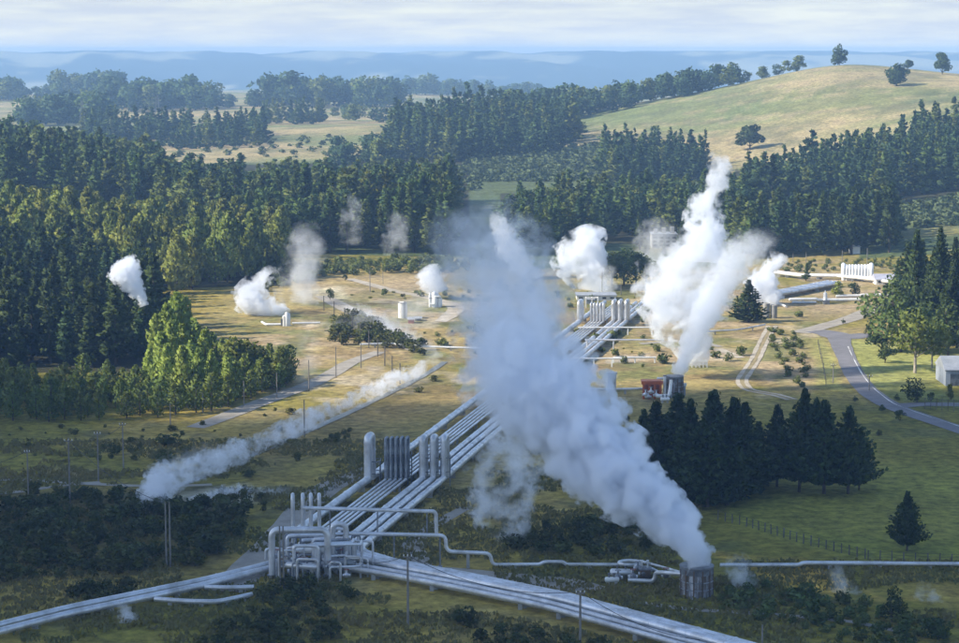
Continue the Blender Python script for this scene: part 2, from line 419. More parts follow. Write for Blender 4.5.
    mr = N(nt, 'ShaderNodeMapRange'); setin(mr, **{'From Min': .3, 'From Max': .7, 'To Min': .38, 'To Max': 1.62})
    mr2 = N(nt, 'ShaderNodeMapRange'); setin(mr2, **{'From Min': .3, 'From Max': .7, 'To Min': .75, 'To Max': 1.25})
    mu = N(nt, 'ShaderNodeMath', operation='MULTIPLY'); vm = N(nt, 'ShaderNodeVectorMath', operation='SCALE')
    L(tc.outputs['Object'], nz.inputs['Vector']); L(tc.outputs['Object'], nb.inputs['Vector']); L(nz.outputs[0], mr.inputs[0]); L(nb.outputs[0], mr2.inputs[0])
    L(mr.outputs[0], mu.inputs[0]); L(mr2.outputs[0], mu.inputs[1]); L(at2.outputs['Color'], vm.inputs[0]); L(mu.outputs[0], vm.inputs['Scale']); L(vm.outputs[0], b.inputs['Base Color'])
    bp = N(nt, 'ShaderNodeBump'); setin(bp, Strength=.8, Distance=.35); L(nz.outputs[0], bp.inputs['Height']); L(bp.outputs[0], b.inputs['Normal'])
    setin(b, Roughness=.95); b.inputs['Specular IOR Level'].default_value = .1
    me.materials.append(m)
    o = bpy.data.objects.new('ground', me); COL.objects.link(o); o['kind'] = 'structure'
build_terrain()

def ribbon(name, pts, widths, mat, lift=.07, label=None, step=3.0, world=False, offset=0.0):
    """road or track draped on the ground; pts in pixels, widths in metres"""
    P = pts if world else [gp(*p) for p in pts]
    P = [Vector((p[0], p[1], 0)) for p in P]
    n = len(P); W = widths if isinstance(widths, (list, tuple)) else [widths] * n
    out = []; ws = []
    for i in range(n - 1):
        p0, p1, p2, p3 = P[max(i - 1, 0)], P[i], P[i + 1], P[min(i + 2, n - 1)]
        k = max(2, int((p2 - p1).length / step))
        for j in range(k):
            t = j / k
            out.append(.5 * ((2 * p1) + (p2 - p0) * t + (2 * p0 - 5 * p1 + 4 * p2 - p3) * t * t + (3 * p1 - p0 - 3 * p2 + p3) * t ** 3)); ws.append(W[i] * (1 - t) + W[i + 1] * t)
    out.append(P[-1]); ws.append(W[-1])
    vs = []; fs = []; nw = 5
    for i, p in enumerate(out):
        d = (out[min(i + 1, len(out) - 1)] - out[max(i - 1, 0)]).normalized(); s = Vector((-d.y, d.x, 0))
        wob = .12 * math.sin(i * 1.7) + .08 * math.sin(i * .6)
        for j in range(nw):
            q = p + s * (offset + (j / (nw - 1) - .5) * (ws[i] + wob)); vs.append((q.x, q.y, hz(q.x, q.y) + lift))
    for i in range(len(out) - 1):
        for j in range(nw - 1):
            a = i * nw + j; fs.append((a, a + nw, a + nw + 1, a + 1))
    o = MB().add(vs, fs).build(name, mat); o['kind'] = 'structure'; return o

# ------------------------------------------------------------------ foliage meshes (numpy)
def quads(cent, d, side, ln, wd):
    """elongated leaf-spray quads: returns verts (4n,3)"""
    a = cent - d * ln[:, None] * .5; b = cent + d * ln[:, None] * .5
    s = side * wd[:, None] * .5
    mid = cent + d * ln[:, None] * .08
    return np.stack([a, mid - s, b, mid + s], 1).reshape(-1, 3)
def unit(v): return v / np.maximum(np.linalg.norm(v, axis=-1, keepdims=True), 1e-9)
def conifer_crown(rg, h, rad, n, base=.1, shape=.85, spray=1.0, up=.25, whorls=18, flat=False):
    """unit-free crown: whorls of branches carrying sprays"""
    nb = max(40, n // 7)
    t = base + (1 - base) * (1 - rg.random(nb) ** .68)
    t = np.round(t * whorls) / whorls + rg.normal(0, .012, nb); t = np.clip(t, base, .985)
    az = rg.random(nb) * 2 * np.pi
    lob = 1 + .18 * np.sin(az * 2 + rg.random() * 6) + .2 * np.sin(az * 3 + t * 11 + rg.random() * 6)
    env = rad * np.clip((1 - t) / (1 - base), 0, 1) ** shape * lob
    if not flat: env = env * np.clip((t - base) / .12 + .55, 0, 1)
    Ln = env * rg.uniform(.5, 1.25, nb) + .1
    k = rg.integers(0, nb, n); s = rg.uniform(.25, 1.0, n) ** .7
    dirh = np.stack([np.cos(az[k]), np.sin(az[k]), np.zeros(n)], 1)
    rise = up * s * Ln[k] - .12 * Ln[k]
    c = dirh * (s * Ln[k])[:, None]; c[:, 2] = t[k] * h + rise
    c += rg.normal(0, .12 * spray, (n, 3))
    d = unit(dirh + rg.normal(0, .45, (n, 3)) + np.array([0, 0, .25]))
    side = unit(np.cross(d, rg.normal(0, 1, (n, 3))))
    ln = spray * rg.uniform(.7, 1.4, n) * (1.1 - .35 * t[k]); wd = ln * rg.uniform(.4, .7, n)
    # leader at the top
    m = max(6, n // 40); ct = np.zeros((m, 3)); ct[:, 2] = h * rg.uniform(.86, .99, m); ct[:, :2] = rg.normal(0, .06 * rad, (m, 2))
    dt = unit(np.array([0, 0, 1.0]) + rg.normal(0, .35, (m, 3))); st = unit(np.cross(dt, rg.normal(0, 1, (m, 3))))
    return np.concatenate([quads(c, d, side, ln, wd), quads(ct, dt, st, np.full(m, spray * .9), np.full(m, spray * .35))])
def blob_crown(rg, clusters, n, spray):
    """clusters: list of (x,y,z,rx,rz)"""
    C = np.array(clusters, float); w = C[:, 3] ** 2 * C[:, 4] ** .5; w /= w.sum()
    k = rg.choice(len(C), n, p=w); dr = unit(rg.normal(0, 1, (n, 3))); rr = rg.uniform(.45, 1.05, n) ** .6
    c = C[k, :3] + dr * rr[:, None] * np.stack([C[k, 3], C[k, 3], C[k, 4]], 1)
    d = unit(rg.normal(0, 1, (n, 3)) + dr * .5 + np.array([0, 0, .2])); side = unit(np.cross(d, rg.normal(0, 1, (n, 3))))
    ln = spray * rg.uniform(.6, 1.3, n); wd = ln * rg.uniform(.5, .85, n)
    return quads(c, d, side, ln, wd)
def trunk_mb(h, r0, r1, lean=(0, 0), limbs=(), n=7, mi=0):
    b = MB(); pts = [(lean[0] * t * t * h, lean[1] * t * t * h, t * h) for t in (-.03, .0, .25, .5, .75, 1)]
    b.tube(pts, [r0 * 1.25, r0 * 1.1, r0 * .9 + r1 * .1, (r0 + r1) / 2, r0 * .3 + r1 * .7, r1], n, mi)
    for (z, az, Ln, el, r) in limbs:
        d = Vector((math.cos(az) * math.cos(el), math.sin(az) * math.cos(el), math.sin(el))); t = z / h
        p = Vector((lean[0] * t * t * h, lean[1] * t * t * h, z))
        b.tube([p, p + d * Ln * .5 + Vector((0, 0, .05 * Ln)), p + d * Ln + Vector((0, 0, .16 * Ln))], [r, r * .65, r * .25], 5, mi)
    return b
def crown_normals(v):
    """outward normals of a crown standing on the origin, for soft light and dark sides"""
    h = v[:, 2].max(); r = np.hypot(v[:, 0], v[:, 1]).max() + 1e-6
    n = np.stack([v[:, 0] / r, v[:, 1] / r, (v[:, 2] / h - .42) * 1.0], 1)
    q = v.reshape(-1, 4, 3); fc = q.mean(1); a = np.arctan2(fc[:, 1], fc[:, 0])
    g = np.random.default_rng(len(v)).normal(0, .42, (len(q), 3))
    n = unit(n) + np.repeat(g, 4, 0)
    return unit(n)
def quad_mesh(name, verts, mat, extra=None, extra_mat=None, normals=None):
    """mesh of free quads (+ optional MB part with second material)"""
    n = len(verts) // 4; q = np.arange(n * 4).reshape(n, 4); me = bpy.data.meshes.new(name)
    if normals is None and name != 'grass': normals = crown_normals(verts)
    if normals is not None:
        Q = verts.reshape(-1, 4, 3); fn = np.cross(Q[:, 2] - Q[:, 0], Q[:, 3] - Q[:, 1]); mn = normals.reshape(-1, 4, 3).mean(1)
        flip = (fn * mn).sum(1) < 0; q[flip] = q[flip][:, ::-1]
    V = verts; loops = q.ravel(); starts = np.arange(0, n * 4, 4); tot = np.full(n, 4); mi = np.zeros(n, int)
    if extra is not None:
        ev = np.array(extra.v, float); b = len(V); V = np.concatenate([V, ev])
        el = np.concatenate([np.array(f) + b for f in extra.f]); et = np.array([len(f) for f in extra.f])
        es = len(loops) + np.concatenate([[0], np.cumsum(et)[:-1]])
        loops = np.concatenate([loops, el]); starts = np.concatenate([starts, es]); tot = np.concatenate([tot, et]); mi = np.concatenate([mi, np.ones(len(et), int)])
    me.vertices.add(len(V)); me.vertices.foreach_set('co', V.ravel())
    me.loops.add(len(loops)); me.loops.foreach_set('vertex_index', loops)
    me.polygons.add(len(starts)); me.polygons.foreach_set('loop_start', starts); me.polygons.foreach_set('loop_total', tot)
    me.materials.append(mat)
    if extra is not None: me.materials.append(extra_mat)
    me.polygons.foreach_set('material_index', mi)
    me.update(calc_edges=True)
    if normals is not None:
        me.polygons.foreach_set('use_smooth', np.ones(len(starts), bool))
        nn = normals
        if extra is not None:
            vn = np.empty(len(V) * 3); me.vertices.foreach_get('normal', vn); nn = vn.reshape(-1, 3).copy(); nn[:len(normals)] = normals
        me.normals_split_custom_set_from_vertices(nn.tolist())
    return me
# prototype arrays; all trees have height 1 unit * scale, built at real size then scaled
def make_pine(seed, h=18, n=900, rad=3.6, spray=1.3, base=.12, shape=.8, up=.25):
    rg = np.random.default_rng(seed)
    return conifer_crown(rg, h, rad, n, base, shape, spray, up, whorls=int(h * 1.1)), trunk_mb(h * .93, .022 * h, .03)
def make_round(seed, h=8, n=600, spread=.42, spray=.8, trunk=.25, ncl=9, limbs=True):
    rg = np.random.default_rng(seed); cl = []
    for i in range(ncl):
        z = rg.uniform(trunk + .12, .86); r = spread * math.sin(math.pi * min(1, max(.08, (z - trunk + .12) / (1.08 - trunk)))) ** .6
        a = rg.random() * 6.28; q = r * rg.uniform(.15, .75); s = rg.uniform(.16, .26)
        cl.append((q * h * math.cos(a), q * h * math.sin(a), z * h, s * h * .95, s * h * .75))
    cl.append((0, 0, .86 * h, .13 * h, .14 * h))
    lm = [(trunk * h * rg.uniform(.8, 1.5), rg.random() * 6.28, h * rg.uniform(.2, .4), rg.uniform(.4, .9), .012 * h) for _ in range(6)] if limbs else ()
    return blob_crown(rg, cl, n, spray), trunk_mb(h * .75, .022 * h, .006 * h, (rg.normal(0, .05), rg.normal(0, .05)), lm)
def make_poplar(seed, h=14, n=700, spray=.9, wd=.15):
    rg = np.random.default_rng(seed)
    t = rg.uniform(.1, 1, n) ; az = rg.random(n) * 6.28
    env = h * wd * np.sin(np.pi * np.clip(t * .9 + .08, 0, 1)) ** .7 * (1 + .3 * np.sin(az * 2 + t * 12) )
    r = env * rg.uniform(.2, 1.05, n) ** .6
    c = np.stack([r * np.cos(az), r * np.sin(az), t * h], 1)
    d = unit(np.stack([np.cos(az) * .5, np.sin(az) * .5, np.ones(n)], 1) + rg.normal(0, .4, (n, 3))); side = unit(np.cross(d, rg.normal(0, 1, (n, 3))))
    ln = spray * rg.uniform(.6, 1.3, n); return quads(c, d, side, ln, ln * .6), trunk_mb(h * .85, .018 * h, .03)
def make_shrub(seed, h=2.2, w=1.5, n=220, spray=.45):
    rg = np.random.default_rng(seed); cl = []
    for i in range(6):
        a = rg.random() * 6.28; q = rg.uniform(0, .6) * w; s = rg.uniform(.35, .6)
        cl.append((q * math.cos(a), q * math.sin(a), h * rg.uniform(.25, .7), s * w, s * h * .6))
    v = blob_crown(rg, cl, n, spray); v[:, 2] = np.maximum(v[:, 2], -.1)
    return v, trunk_mb(h * .4, .05, .02, n=4)
PROTO = {}
def protos(key, fn, seeds, mat, bark='bark', **kw):
    PROTO[key] = []
    for s in seeds:
        cr, tr = fn(s, **kw)
        PROTO[key].append(dict(c=cr, t=tr, mat=mat, bark=bark, h=float(cr[:, 2].max()), one=None, crown=None, trunk=None))
protos('pine_big', make_pine, range(1, 6), 'pine_dark', h=16, n=5200, rad=5.2, spray=.85, base=.05, shape=1.0, up=.28)
protos('pine_lone', make_pine, (601, 602), 'pine_dark', h=16, n=5200, rad=7.0, spray=.95, base=.12, shape=.95, up=.32)
protos('pine', make_pine, range(11, 18), 'pine', h=18, n=1000, rad=3.4, spray=1.5)
for s_ in (211, 212, 213, 214):
    cr_, tr_ = make_pine(s_, h=16, n=1000, rad=4.4, spray=1.4, base=.16, shape=.5, up=.45)
    PROTO['pine'].append(dict(c=cr_, t=tr_, mat='pine_b' if s_ % 2 else 'pine', bark='bark', h=float(cr_[:, 2].max()), one=None, crown=None, trunk=None))
protos('pine_dark', make_pine, range(21, 27), 'pine_dark', h=16, n=1000, rad=3.2, spray=1.4)
protos('pine_far', make_pine, range(31, 37), 'pine_blue', h=20, n=520, rad=4.4, spray=1.9, base=.04, shape=.85)
protos('round_far', make_round, range(41, 46), 'pine_blue', h=16, n=520, spread=.42, spray=1.9, trunk=.05, ncl=13)
protos('gum', make_round, range(51, 58), 'gum', 'bark_pale', h=14, n=900, spread=.33, spray=1.3, trunk=.04, ncl=14)
protos('broad', make_round, range(61, 65), 'pine_dark', h=7, n=900, spread=.5, spray=.55, trunk=.12)
protos('gumbig', make_round, range(66, 69), 'gum', 'bark_pale', h=13, n=1500, spread=.42, spray=.8, trunk=.3, ncl=14)
protos('greenbig', make_round, range(166, 169), 'scrub_green', 'bark', h=10, n=1300, spread=.45, spray=.7, trunk=.15, ncl=12)
protos('hill', make_round, (371, 372, 373, 374), 'pine_dark', h=14, n=1500, spread=.46, spray=1.5, trunk=.08, ncl=16)
protos('olive', make_poplar, range(171, 178), 'gum', h=14, n=950, spray=1.15, wd=.21)
protos('poplar', make_poplar, range(71, 75), 'poplar', n=800, spray=1.0)
protos('young', make_poplar, range(81, 87), 'young', h=7, n=420, spray=.6, wd=.22)
protos('shrub', make_shrub, range(91, 97), 'scrub')
protos('shrub_green', make_shrub, range(101, 105), 'scrub_green')
protos('slope', make_shrub, range(111, 114), 'slope_scrub', n=60, spray=1.1, h=2.5, w=2.2)
def one_mesh(key, i):
    p = PROTO[key][i]
    if p['one'] is None: p['one'] = quad_mesh(key + '_mesh', p['c'], M[p['mat']], p['t'], M[p['bark']])
    return p['one']
def tree(name, key, loc, h, label, cat, group=None, parts=False, i=None, wide=1.0, sink=.1):
    i = random.randrange(len(PROTO[key])) if i is None else i
    p = PROTO[key][i]; s = h / p['h']
    if parts:
        if p['crown'] is None:
            p['crown'] = quad_mesh('crown', p['c'], M[p['mat']])
            tm = p['t']; me = bpy.data.meshes.new('trunk'); me.from_pydata(tm.v, [], tm.f); me.materials.append(M[p['bark']])
            me.polygons.foreach_set('use_smooth', [True] * len(me.polygons)); p['trunk'] = me
        o = bpy.data.objects.new(name, None); COL.objects.link(o); o.empty_display_size = .5
        for nm, me in (('trunk', p['trunk']), ('crown', p['crown'])):
            c = bpy.data.objects.new(nm, me); COL.objects.link(c); c.parent = o
    else:
        o = bpy.data.objects.new(name, one_mesh(key, i)); COL.objects.link(o)
    o.location = (loc[0], loc[1], loc[2] - sink); o.rotation_euler = (random.gauss(0, .02), random.gauss(0, .02), random.random() * 6.28)
    w = s * wide * random.uniform(.88, 1.14); o.scale = (w, w, s)
    return tag(o, label, cat, group)
def mass(name, items, mat_keys=None):
    """ONE stuff object: items = [(key, x, y, z, h, wide)]"""
    V = []; mats = []; MI = []; NM = []
    for key, x, y, z, h, wide in items:
        i = random.randrange(len(PROTO[key])); p = PROTO[key][i]; s = h / p['h']; a = random.random() * 6.28
        c, sn = math.cos(a), math.sin(a); v = p['c'] * np.array([s * wide, s * wide, s])
        V.append(np.stack([v[:, 0] * c - v[:, 1] * sn + x, v[:, 0] * sn + v[:, 1] * c + y, v[:, 2] + z], 1))
        if p.get('n') is None: p['n'] = crown_normals(p['c'])
        m_ = p['n']; NM.append(np.stack([m_[:, 0] * c - m_[:, 1] * sn, m_[:, 0] * sn + m_[:, 1] * c, m_[:, 2]], 1))
        pm = p['mat']
        if pm.startswith('pine'): pm = random.choice((pm, pm, 'pine_b', 'pine_c', 'pine'))
        if pm not in mats: mats.append(pm)
        MI.append(np.full(len(v) // 4, mats.index(pm)))
    if not V: return None
    me = quad_mesh(name, np.concatenate(V), M[mats[0]], normals=np.concatenate(NM))
    for m in mats[1:]: me.materials.append(M[m])
    me.polygons.foreach_set('material_index', np.concatenate(MI))
    o = bpy.data.objects.new(name, me); COL.objects.link(o); o['kind'] = 'stuff'; return o
def scatter(px0, px1, Y0, Y1, spacing, poly=None, jitter=True):
    """random ground points in a (px, Y) box (or polygon in px,Y), not closer than spacing"""
    pts = []; cell = {}
    area = (px1 - px0) / F * (Y1 ** 2 - Y0 ** 2) / 2
    for _ in range(int(area / spacing ** 2 * 3.2) + 20):
        y = math.sqrt(random.uniform(Y0 ** 2, Y1 ** 2)); px = random.uniform(px0, px1)
        if poly is not None and not inside1(px, y, poly): continue
        x = (px - CX) / F * y; k = (int(x // spacing), int(y // spacing)); ok = True
        for i in (-1, 0, 1):
            for j in (-1, 0, 1):
                for q in cell.get((k[0] + i, k[1] + j), ()):
                    if (q[0] - x) ** 2 + (q[1] - y) ** 2 < spacing ** 2: ok = False
        if ok: cell.setdefault(k, []).append((x, y)); pts.append((x, y))
    if not pts: return pts
    A_ = np.array(pts); Z_ = height(A_[:, 0], A_[:, 1])
    return [(p[0], p[1], float(z)) for p, z in zip(pts, Z_)]

# ------------------------------------------------------------------ roads and tracks
ribbon('road', [(1010, 446), (957, 429), (915, 415), (893, 407), (874, 396), (862, 385), (853, 372), (846, 357), (841, 345), (839, 338)], [4.6, 4.4, 4.4, 4.4, 4.6, 4.4, 4.2, 4.2, 4.6, 5.5], M['asphalt'], .10)
ribbon('road_edge_line', [(1010, 443), (957, 426.2), (915, 412.4), (894.5, 404.5), (881, 395), (870, 385), (860.5, 372), (852.5, 357), (848, 347)], .17, M['line'], .14)
ribbon('side_road', [(815, 331), (830, 333.5), (842, 337), (858, 336), (868, 334)], [6, 7, 9, 7, 4], M['asphalt'], .08)
ribbon('side_road', [(800, 333), (825, 326), (850, 319), (868, 312), (888, 306), (897, 298)], [5, 5, 5.5, 5.5, 5, 5], M['gravel'], .07)
ribbon('side_road', [(893, 407), (920, 404.5), (960, 405)], 4, M['asphalt'], .08)
for of_ in (-.85, .85):
    ribbon('dirt_track', [(772, 326), (768, 333), (762, 345), (755, 360), (747, 372), (742, 380), (744, 386), (752, 391), (775, 395), (792, 400)], .85, M['shingle'], .08, offset=of_)
ribbon('dirt_track', [(772, 326), (768, 333), (762, 345), (755, 360), (747, 372), (742, 380), (744, 386), (752, 391), (775, 395), (792, 400)], .8, M['track_dry'], .05)
ribbon('dirt_track', [(718, 349), (725, 352), (733, 355), (741, 358)], 2.2, M['shingle'], .06)
ribbon('dirt_track', [(640, 344), (690, 341), (720, 347)], 2.0, M['gravel'], .06)
ribbon('gravel_road', [(195, 428), (225, 417), (255, 405), (285, 394), (312, 384), (335, 372), (352, 362), (380, 352)], [3.5, 4, 4.2, 4.2, 4, 4, 3.5, 3], M['gravel'], .08)
ribbon('gravel_road', [(322, 296), (345, 308), (370, 320), (395, 336), (415, 350)], [4, 5, 5.5, 5, 4], M['gravel'], .08)
ribbon('gravel_road', [(350, 279), (375, 286), (398, 292), (425, 297), (455, 306), (452, 314), (440, 322)], [3, 3.5, 3.5, 3.5, 5, 4, 3], M['shingle'], .08)
ribbon('dirt_track', [(-30, 480), (17, 480), (70, 483), (130, 486), (180, 486), (212, 485)], 1.6, M['gravel'], .06)
ribbon('dirt_track', [(-20, 495), (20, 492), (60, 486), (100, 482.5)], 1.5, M['gravel'], .06)
ribbon('gravel_road', [(225, 592), (238, 580), (252, 566), (268, 550), (288, 525), (312, 500), (335, 484), (360, 473), (385, 462)], [5.0, 5.0, 5.2, 5, 4.2, 4.6, 4.8, 3.4, 3], M['gravel'], .08)
ribbon('dirt_track', [(422, 566), (417, 556), (413, 546), (422, 534), (440, 522), (466, 508)], [2.6, 2.8, 3.0, 2.4, 2.2, 2.0], M['gravel'], .08)
ribbon('gravel_pad', [(440, 570), (500, 578), (560, 584), (600, 590)], [3, 5, 6, 3], M['gravel'], .07)
ribbon('dirt_track', [(640, 603), (690, 610), (760, 614), (850, 622), (900, 632)], 1.3, M['gravel'], .05)
ribbon('drain', [(140, 500), (200, 478), (260, 452), (320, 426), (380, 398), (425, 375), (445, 362)], [1.2, 1.6, 1.6, 1.6, 1.6, 1.6, 1.4], M['silica'], .09)

# ------------------------------------------------------------------ cars
def car(px, row, rz, paint, label, low='car_white'):
    p = gp(px, row); t = empty('car', (p.x, p.y, p.z + .12), label, 'car', rz=rz)
    prof = [(-2.1, .35), (-2.15, .75), (-1.95, .95), (-1.35, 1.0), (-.95, 1.42), (.75, 1.46), (1.3, 1.02), (2.0, .9), (2.15, .65), (2.1, .35)]
    b = MB(); n = len(prof); vs = []
    for x, y in ((0, -.84), (0, .84)):
        for (u, z) in prof: vs.append((u, y * (.86 if z > 1.2 else 1), z))
    b.add(vs, [tuple(range(n)), tuple(range(2 * n - 1, n - 1, -1))] + [(i, n + i, n + (i + 1) % n, (i + 1) % n) for i in range(n)])
    b.build('body', M[paint], t, smooth=False)
    MB().box((-.1, 0, 1.22), (1.55, 1.60, .30)).build('side_window', M['glass'], t, smooth=False)
    w = MB(); w.add([(.82, -.62, 1.42), (.82, .62, 1.42), (1.27, .72, 1.08), (1.27, -.72, 1.08)], [(0, 1, 2, 3)]); w.build('windscreen', M['glass'], t, smooth=False)
    for sx in (-1.3, 1.3):
        for sy in (-.8, .8):
            MB().tube([(sx, sy - .1, .31), (sx, sy + .1, .31)], .32, 12).build('wheel', M['tyre'], t)
    for sy in (-.6, .6): MB().box((2.12, sy, .72), (.1, .3, .14)).build('headlight', M['conc_white'], t, smooth=False)
    return t
car(881, 312, R(60), 'car_dark', 'dark car driving up the pale gravel side road')

# ------------------------------------------------------------------ poles, wires, fences
def pole(px, base, top, label, r=.13, arm=0.0, double=0.0, name='power_pole', cat='pole', group=None, mat='wood', rz=0.0):
    p = gp(px, base); hgt = zrow(top, p.y) - p.z
    t = empty(name, p, label, cat, group, rz)
    for k in ((-double / 2, double / 2) if double else (0,)):
        MB().tube([(k, 0, -.4), (k, 0, hgt * .5), (k, 0, hgt)], [r, r * .88, r * .72], 8).build('post', M[mat], t)
    if arm:
        MB().box((0, -.12, hgt - .45), (arm, .12, .14)).build('crossarm', M['wood'], t, smooth=False)
        for s in (-.45, 0, .45):
            MB().lathe((s * arm, -.12, hgt - .38), [(.04, 0), (.07, .05), (.05, .12), (.07, .16), (.03, .24)], 8).build('insulator', M['conc_white'], t)
    return Vector((p.x, p.y, p.z + hgt - .3))
w1 = pole(408, 625, 553, 'slim grey power pole in front of the lower end of the wide pipe bundle', .15, 1.0)
w2 = pole(580, 650, 589, 'power pole cut by the bottom edge below the wide pipe bundle', .15, 1.0)
w0 = pole(282, 589, 526, 'double timber pole standing against the arched pipework', .12, double=.42)
w3 = pole(168.5, 567, 502, 'double pale pole in front of the dark scrub on the grass', .12, double=.5)
w4 = pole(70, 503, 438, 'tall pole rising from the near edge of the dark scrub', .13, 1.2)
w5 = pole(28.5, 501, 449, 'grey pole nearest the edge above the dark scrub', .12, .8)
w6 = pole(98.5, 481, 431, 'pole beside the pale track, third along the line from the scrub', .12, 1.0)
w7 = pole(123.5, 470, 422, 'pole on the grass beyond the pale track', .12, 1.0)
w8 = pole(170.5, 427, 403, 'short pole before the row of young trees, end of its line', .11)
for px, b_, t_, lb in ((203, 413, 392, 'pole before the young trees, just short of the gravel road end'), (244, 406, 381, 'pole on the verge midway along the gravel road'), (277, 398, 373, 'pole where the tree row meets the gravel road'), (309, 391, 360, 'pole at the bend of the gravel road'), (304.5, 437, 400, 'pole between the gravel road and the steaming drain')):
    pole(px, b_, t_, lb, .12)
pole(361, 368, 343, 'pole on the golden knoll near the drain steam', .12); pole(336, 378, 347, 'pole on the golden knoll nearer the forest', .12)
pole(370, 292, 270, 'pole on the sunlit slope under the forest', .12); pole(383, 284, 271, 'small pole on the slope close to the forest edge', .10)
pole(602, 295, 272, 'slim pole behind the far manifold building', .12); pole(621, 295, 280, 'shorter slim pole behind the far manifold', .12); pole(635, 296, 281, 'shorter slim pole behind the far manifold, next to the steam', .12)
pole(833, 383, 363, 'dark power pole beside the road bend', .13, 1.0); pole(869, 391, 374, 'short power pole with crossarm where the road darkens', .12, 1.3)
pole(842, 264, 250, 'pole behind the white loop rack, near its tall end', .12); pole(867, 265, 248, 'pole behind the middle of the white loop rack', .12)
pole(806, 262, 252, 'thin pole before the trunks of the pine stand', .1); pole(793, 262, 253, 'thin pole by the pine stand, close to the steam', .1)
pole(556, 362, 300, 'tall thin pole half veiled by steam', .12) if False else None
pole(762, 650, 625, 'short grey post at the edge of the wide pipe bundle', .12, name='post_marker', cat='post')
def wire(a, b, sag, label):
    a, b = Vector(a), Vector(b)
    P = [a.lerp(b, i / 14) - Vector((0, 0, sag * 4 * (i / 14) * (1 - i / 14))) for i in range(15)]
    tag(MB().tube(P, .035, 5).build('power_line', M['wire'], origin=a), label, 'wire')
wire(w1, w2, 1.6, 'dark wire sagging between the two poles in front of the wide pipe bundle')
wire(w1, at(345, 557, 250), .8, 'dark wire running from the slim pole to the arched pipework')
wire(w2, at(700, 640, 215), 1.0, 'dark wire leaving the bottom pole along the wide pipe bundle')
wire(w4, w3, 1.2, 'thin wire between the scrub pole and the double pale pole')
wire(w5, at(-60, 470, 300), 1.0, 'thin wire leaving the picture above the dark scrub')
wire(w6, w7, .8, 'thin wire between the two poles beside the pale track')

def fence(pts, n, h, r, label, wires=3, step=None):
    P = [gp(*p) for p in pts]
    cum = [0]
    for i in range(len(P) - 1): cum.append(cum[-1] + (P[i + 1] - P[i]).length)
    base = P[0]; t = empty('fence', base, label, 'fence'); tops = []
    for k in range(n):
        s = cum[-1] * k / (n - 1); i = max(j for j in range(len(P) - 1) if cum[j] <= s + 1e-6)
        q = P[i].lerp(P[i + 1], (s - cum[i]) / max(1e-6, cum[i + 1] - cum[i])); q.z = hz(q.x, q.y); l = q - base
        MB().tube([(l.x, l.y, l.z - .3), (l.x + random.gauss(0, .03), l.y, l.z + h * random.uniform(.93, 1.05))], r, 6).build('post', M['post'], t)
        tops.append(l)
    for w in range(wires):
        z = h * (.3 + .62 * w / max(1, wires - 1))
        MB().tube([l + Vector((0, r, z)) for l in tops], .018, 4).build('wire', M['wire'], t)
fence([(718, 520), (745, 526), (800, 543), (865, 559)], 22, 1.35, .09, 'post and wire fence slanting across the green paddock edge')
fence([(868, 560), (930, 563), (1000, 566)], 12, 1.3, .08, 'post and wire fence along the near side of the paddock')
fence([(324, 311), (345, 325), (378, 357), (400, 384)], 10, 4.0, .12, 'tall dark post fence stepping down beside the gravel road')
fence([(818, 345), (822, 362), (826, 385)], 9, 1.3, .08, 'pale fence along the grass strip beside the road')
fence([(925, 409), (945, 411), (965, 413)], 8, 2.2, .06, 'grey mesh gate and fence before the shed')

# ------------------------------------------------------------------ pipelines
def pipe_thing(name, path, r, mat, label, cat, group=None, sup=None, support_at=(), n=10, band=6.0, world_origin=None):
    o = Vector(path[0]); o.z = hz(o.x, o.y)
    t = empty(name, o, label, cat, group)
    P = [Vector(p) - o for p in path]
    if band: P2, rr = banded(P, r, band, max(.06, r * .16))
    else: P2, rr = P, r
    MB().tube(P2, rr, n).build('pipe', M[mat], t)
    for q in support_at:
        q = Vector(q); g = hz(q.x, q.y); l = q - o
        b = MB(); hgt = q.z - r - g
        if hgt < 2.2:
            b.box((l.x, l.y, l.z - r * .75 - hgt / 2 - .1), (r * 1.7, r * .9, max(.2, hgt + .3)))
        else:
            b.tube([(l.x, l.y, g - o.z - .2), (l.x, l.y, l.z - r * .8)], .11, 8)
            b.box((l.x, l.y, g - o.z + .1), (.6, .6, .4))
        b.build('support', M['concrete' if hgt < 2.2 else 'steel'], t, smooth=False)
    return t
SLOPE = .2205
def bx(x309, Y): return x309 + SLOPE * (Y - 309.3)
LANES = []
strip_c = [tuple(gp(px_, row_)[:2]) for px_, row_ in ((322, 567), (385, 576), (454, 589), (554, 610), (640, 634), (740, 662), (850, 700))]
def lane(off):
    out = []
    for i, (x, y) in enumerate(strip_c):
        a = strip_c[max(i - 1, 0)]; b = strip_c[min(i + 1, len(strip_c) - 1)]
        d = Vector((b[0] - a[0], b[1] - a[1])).normalized(); q = Vector((x, y)) + Vector((-d.y, d.x)) * off
        out.append((q.x, q.y))
    return out
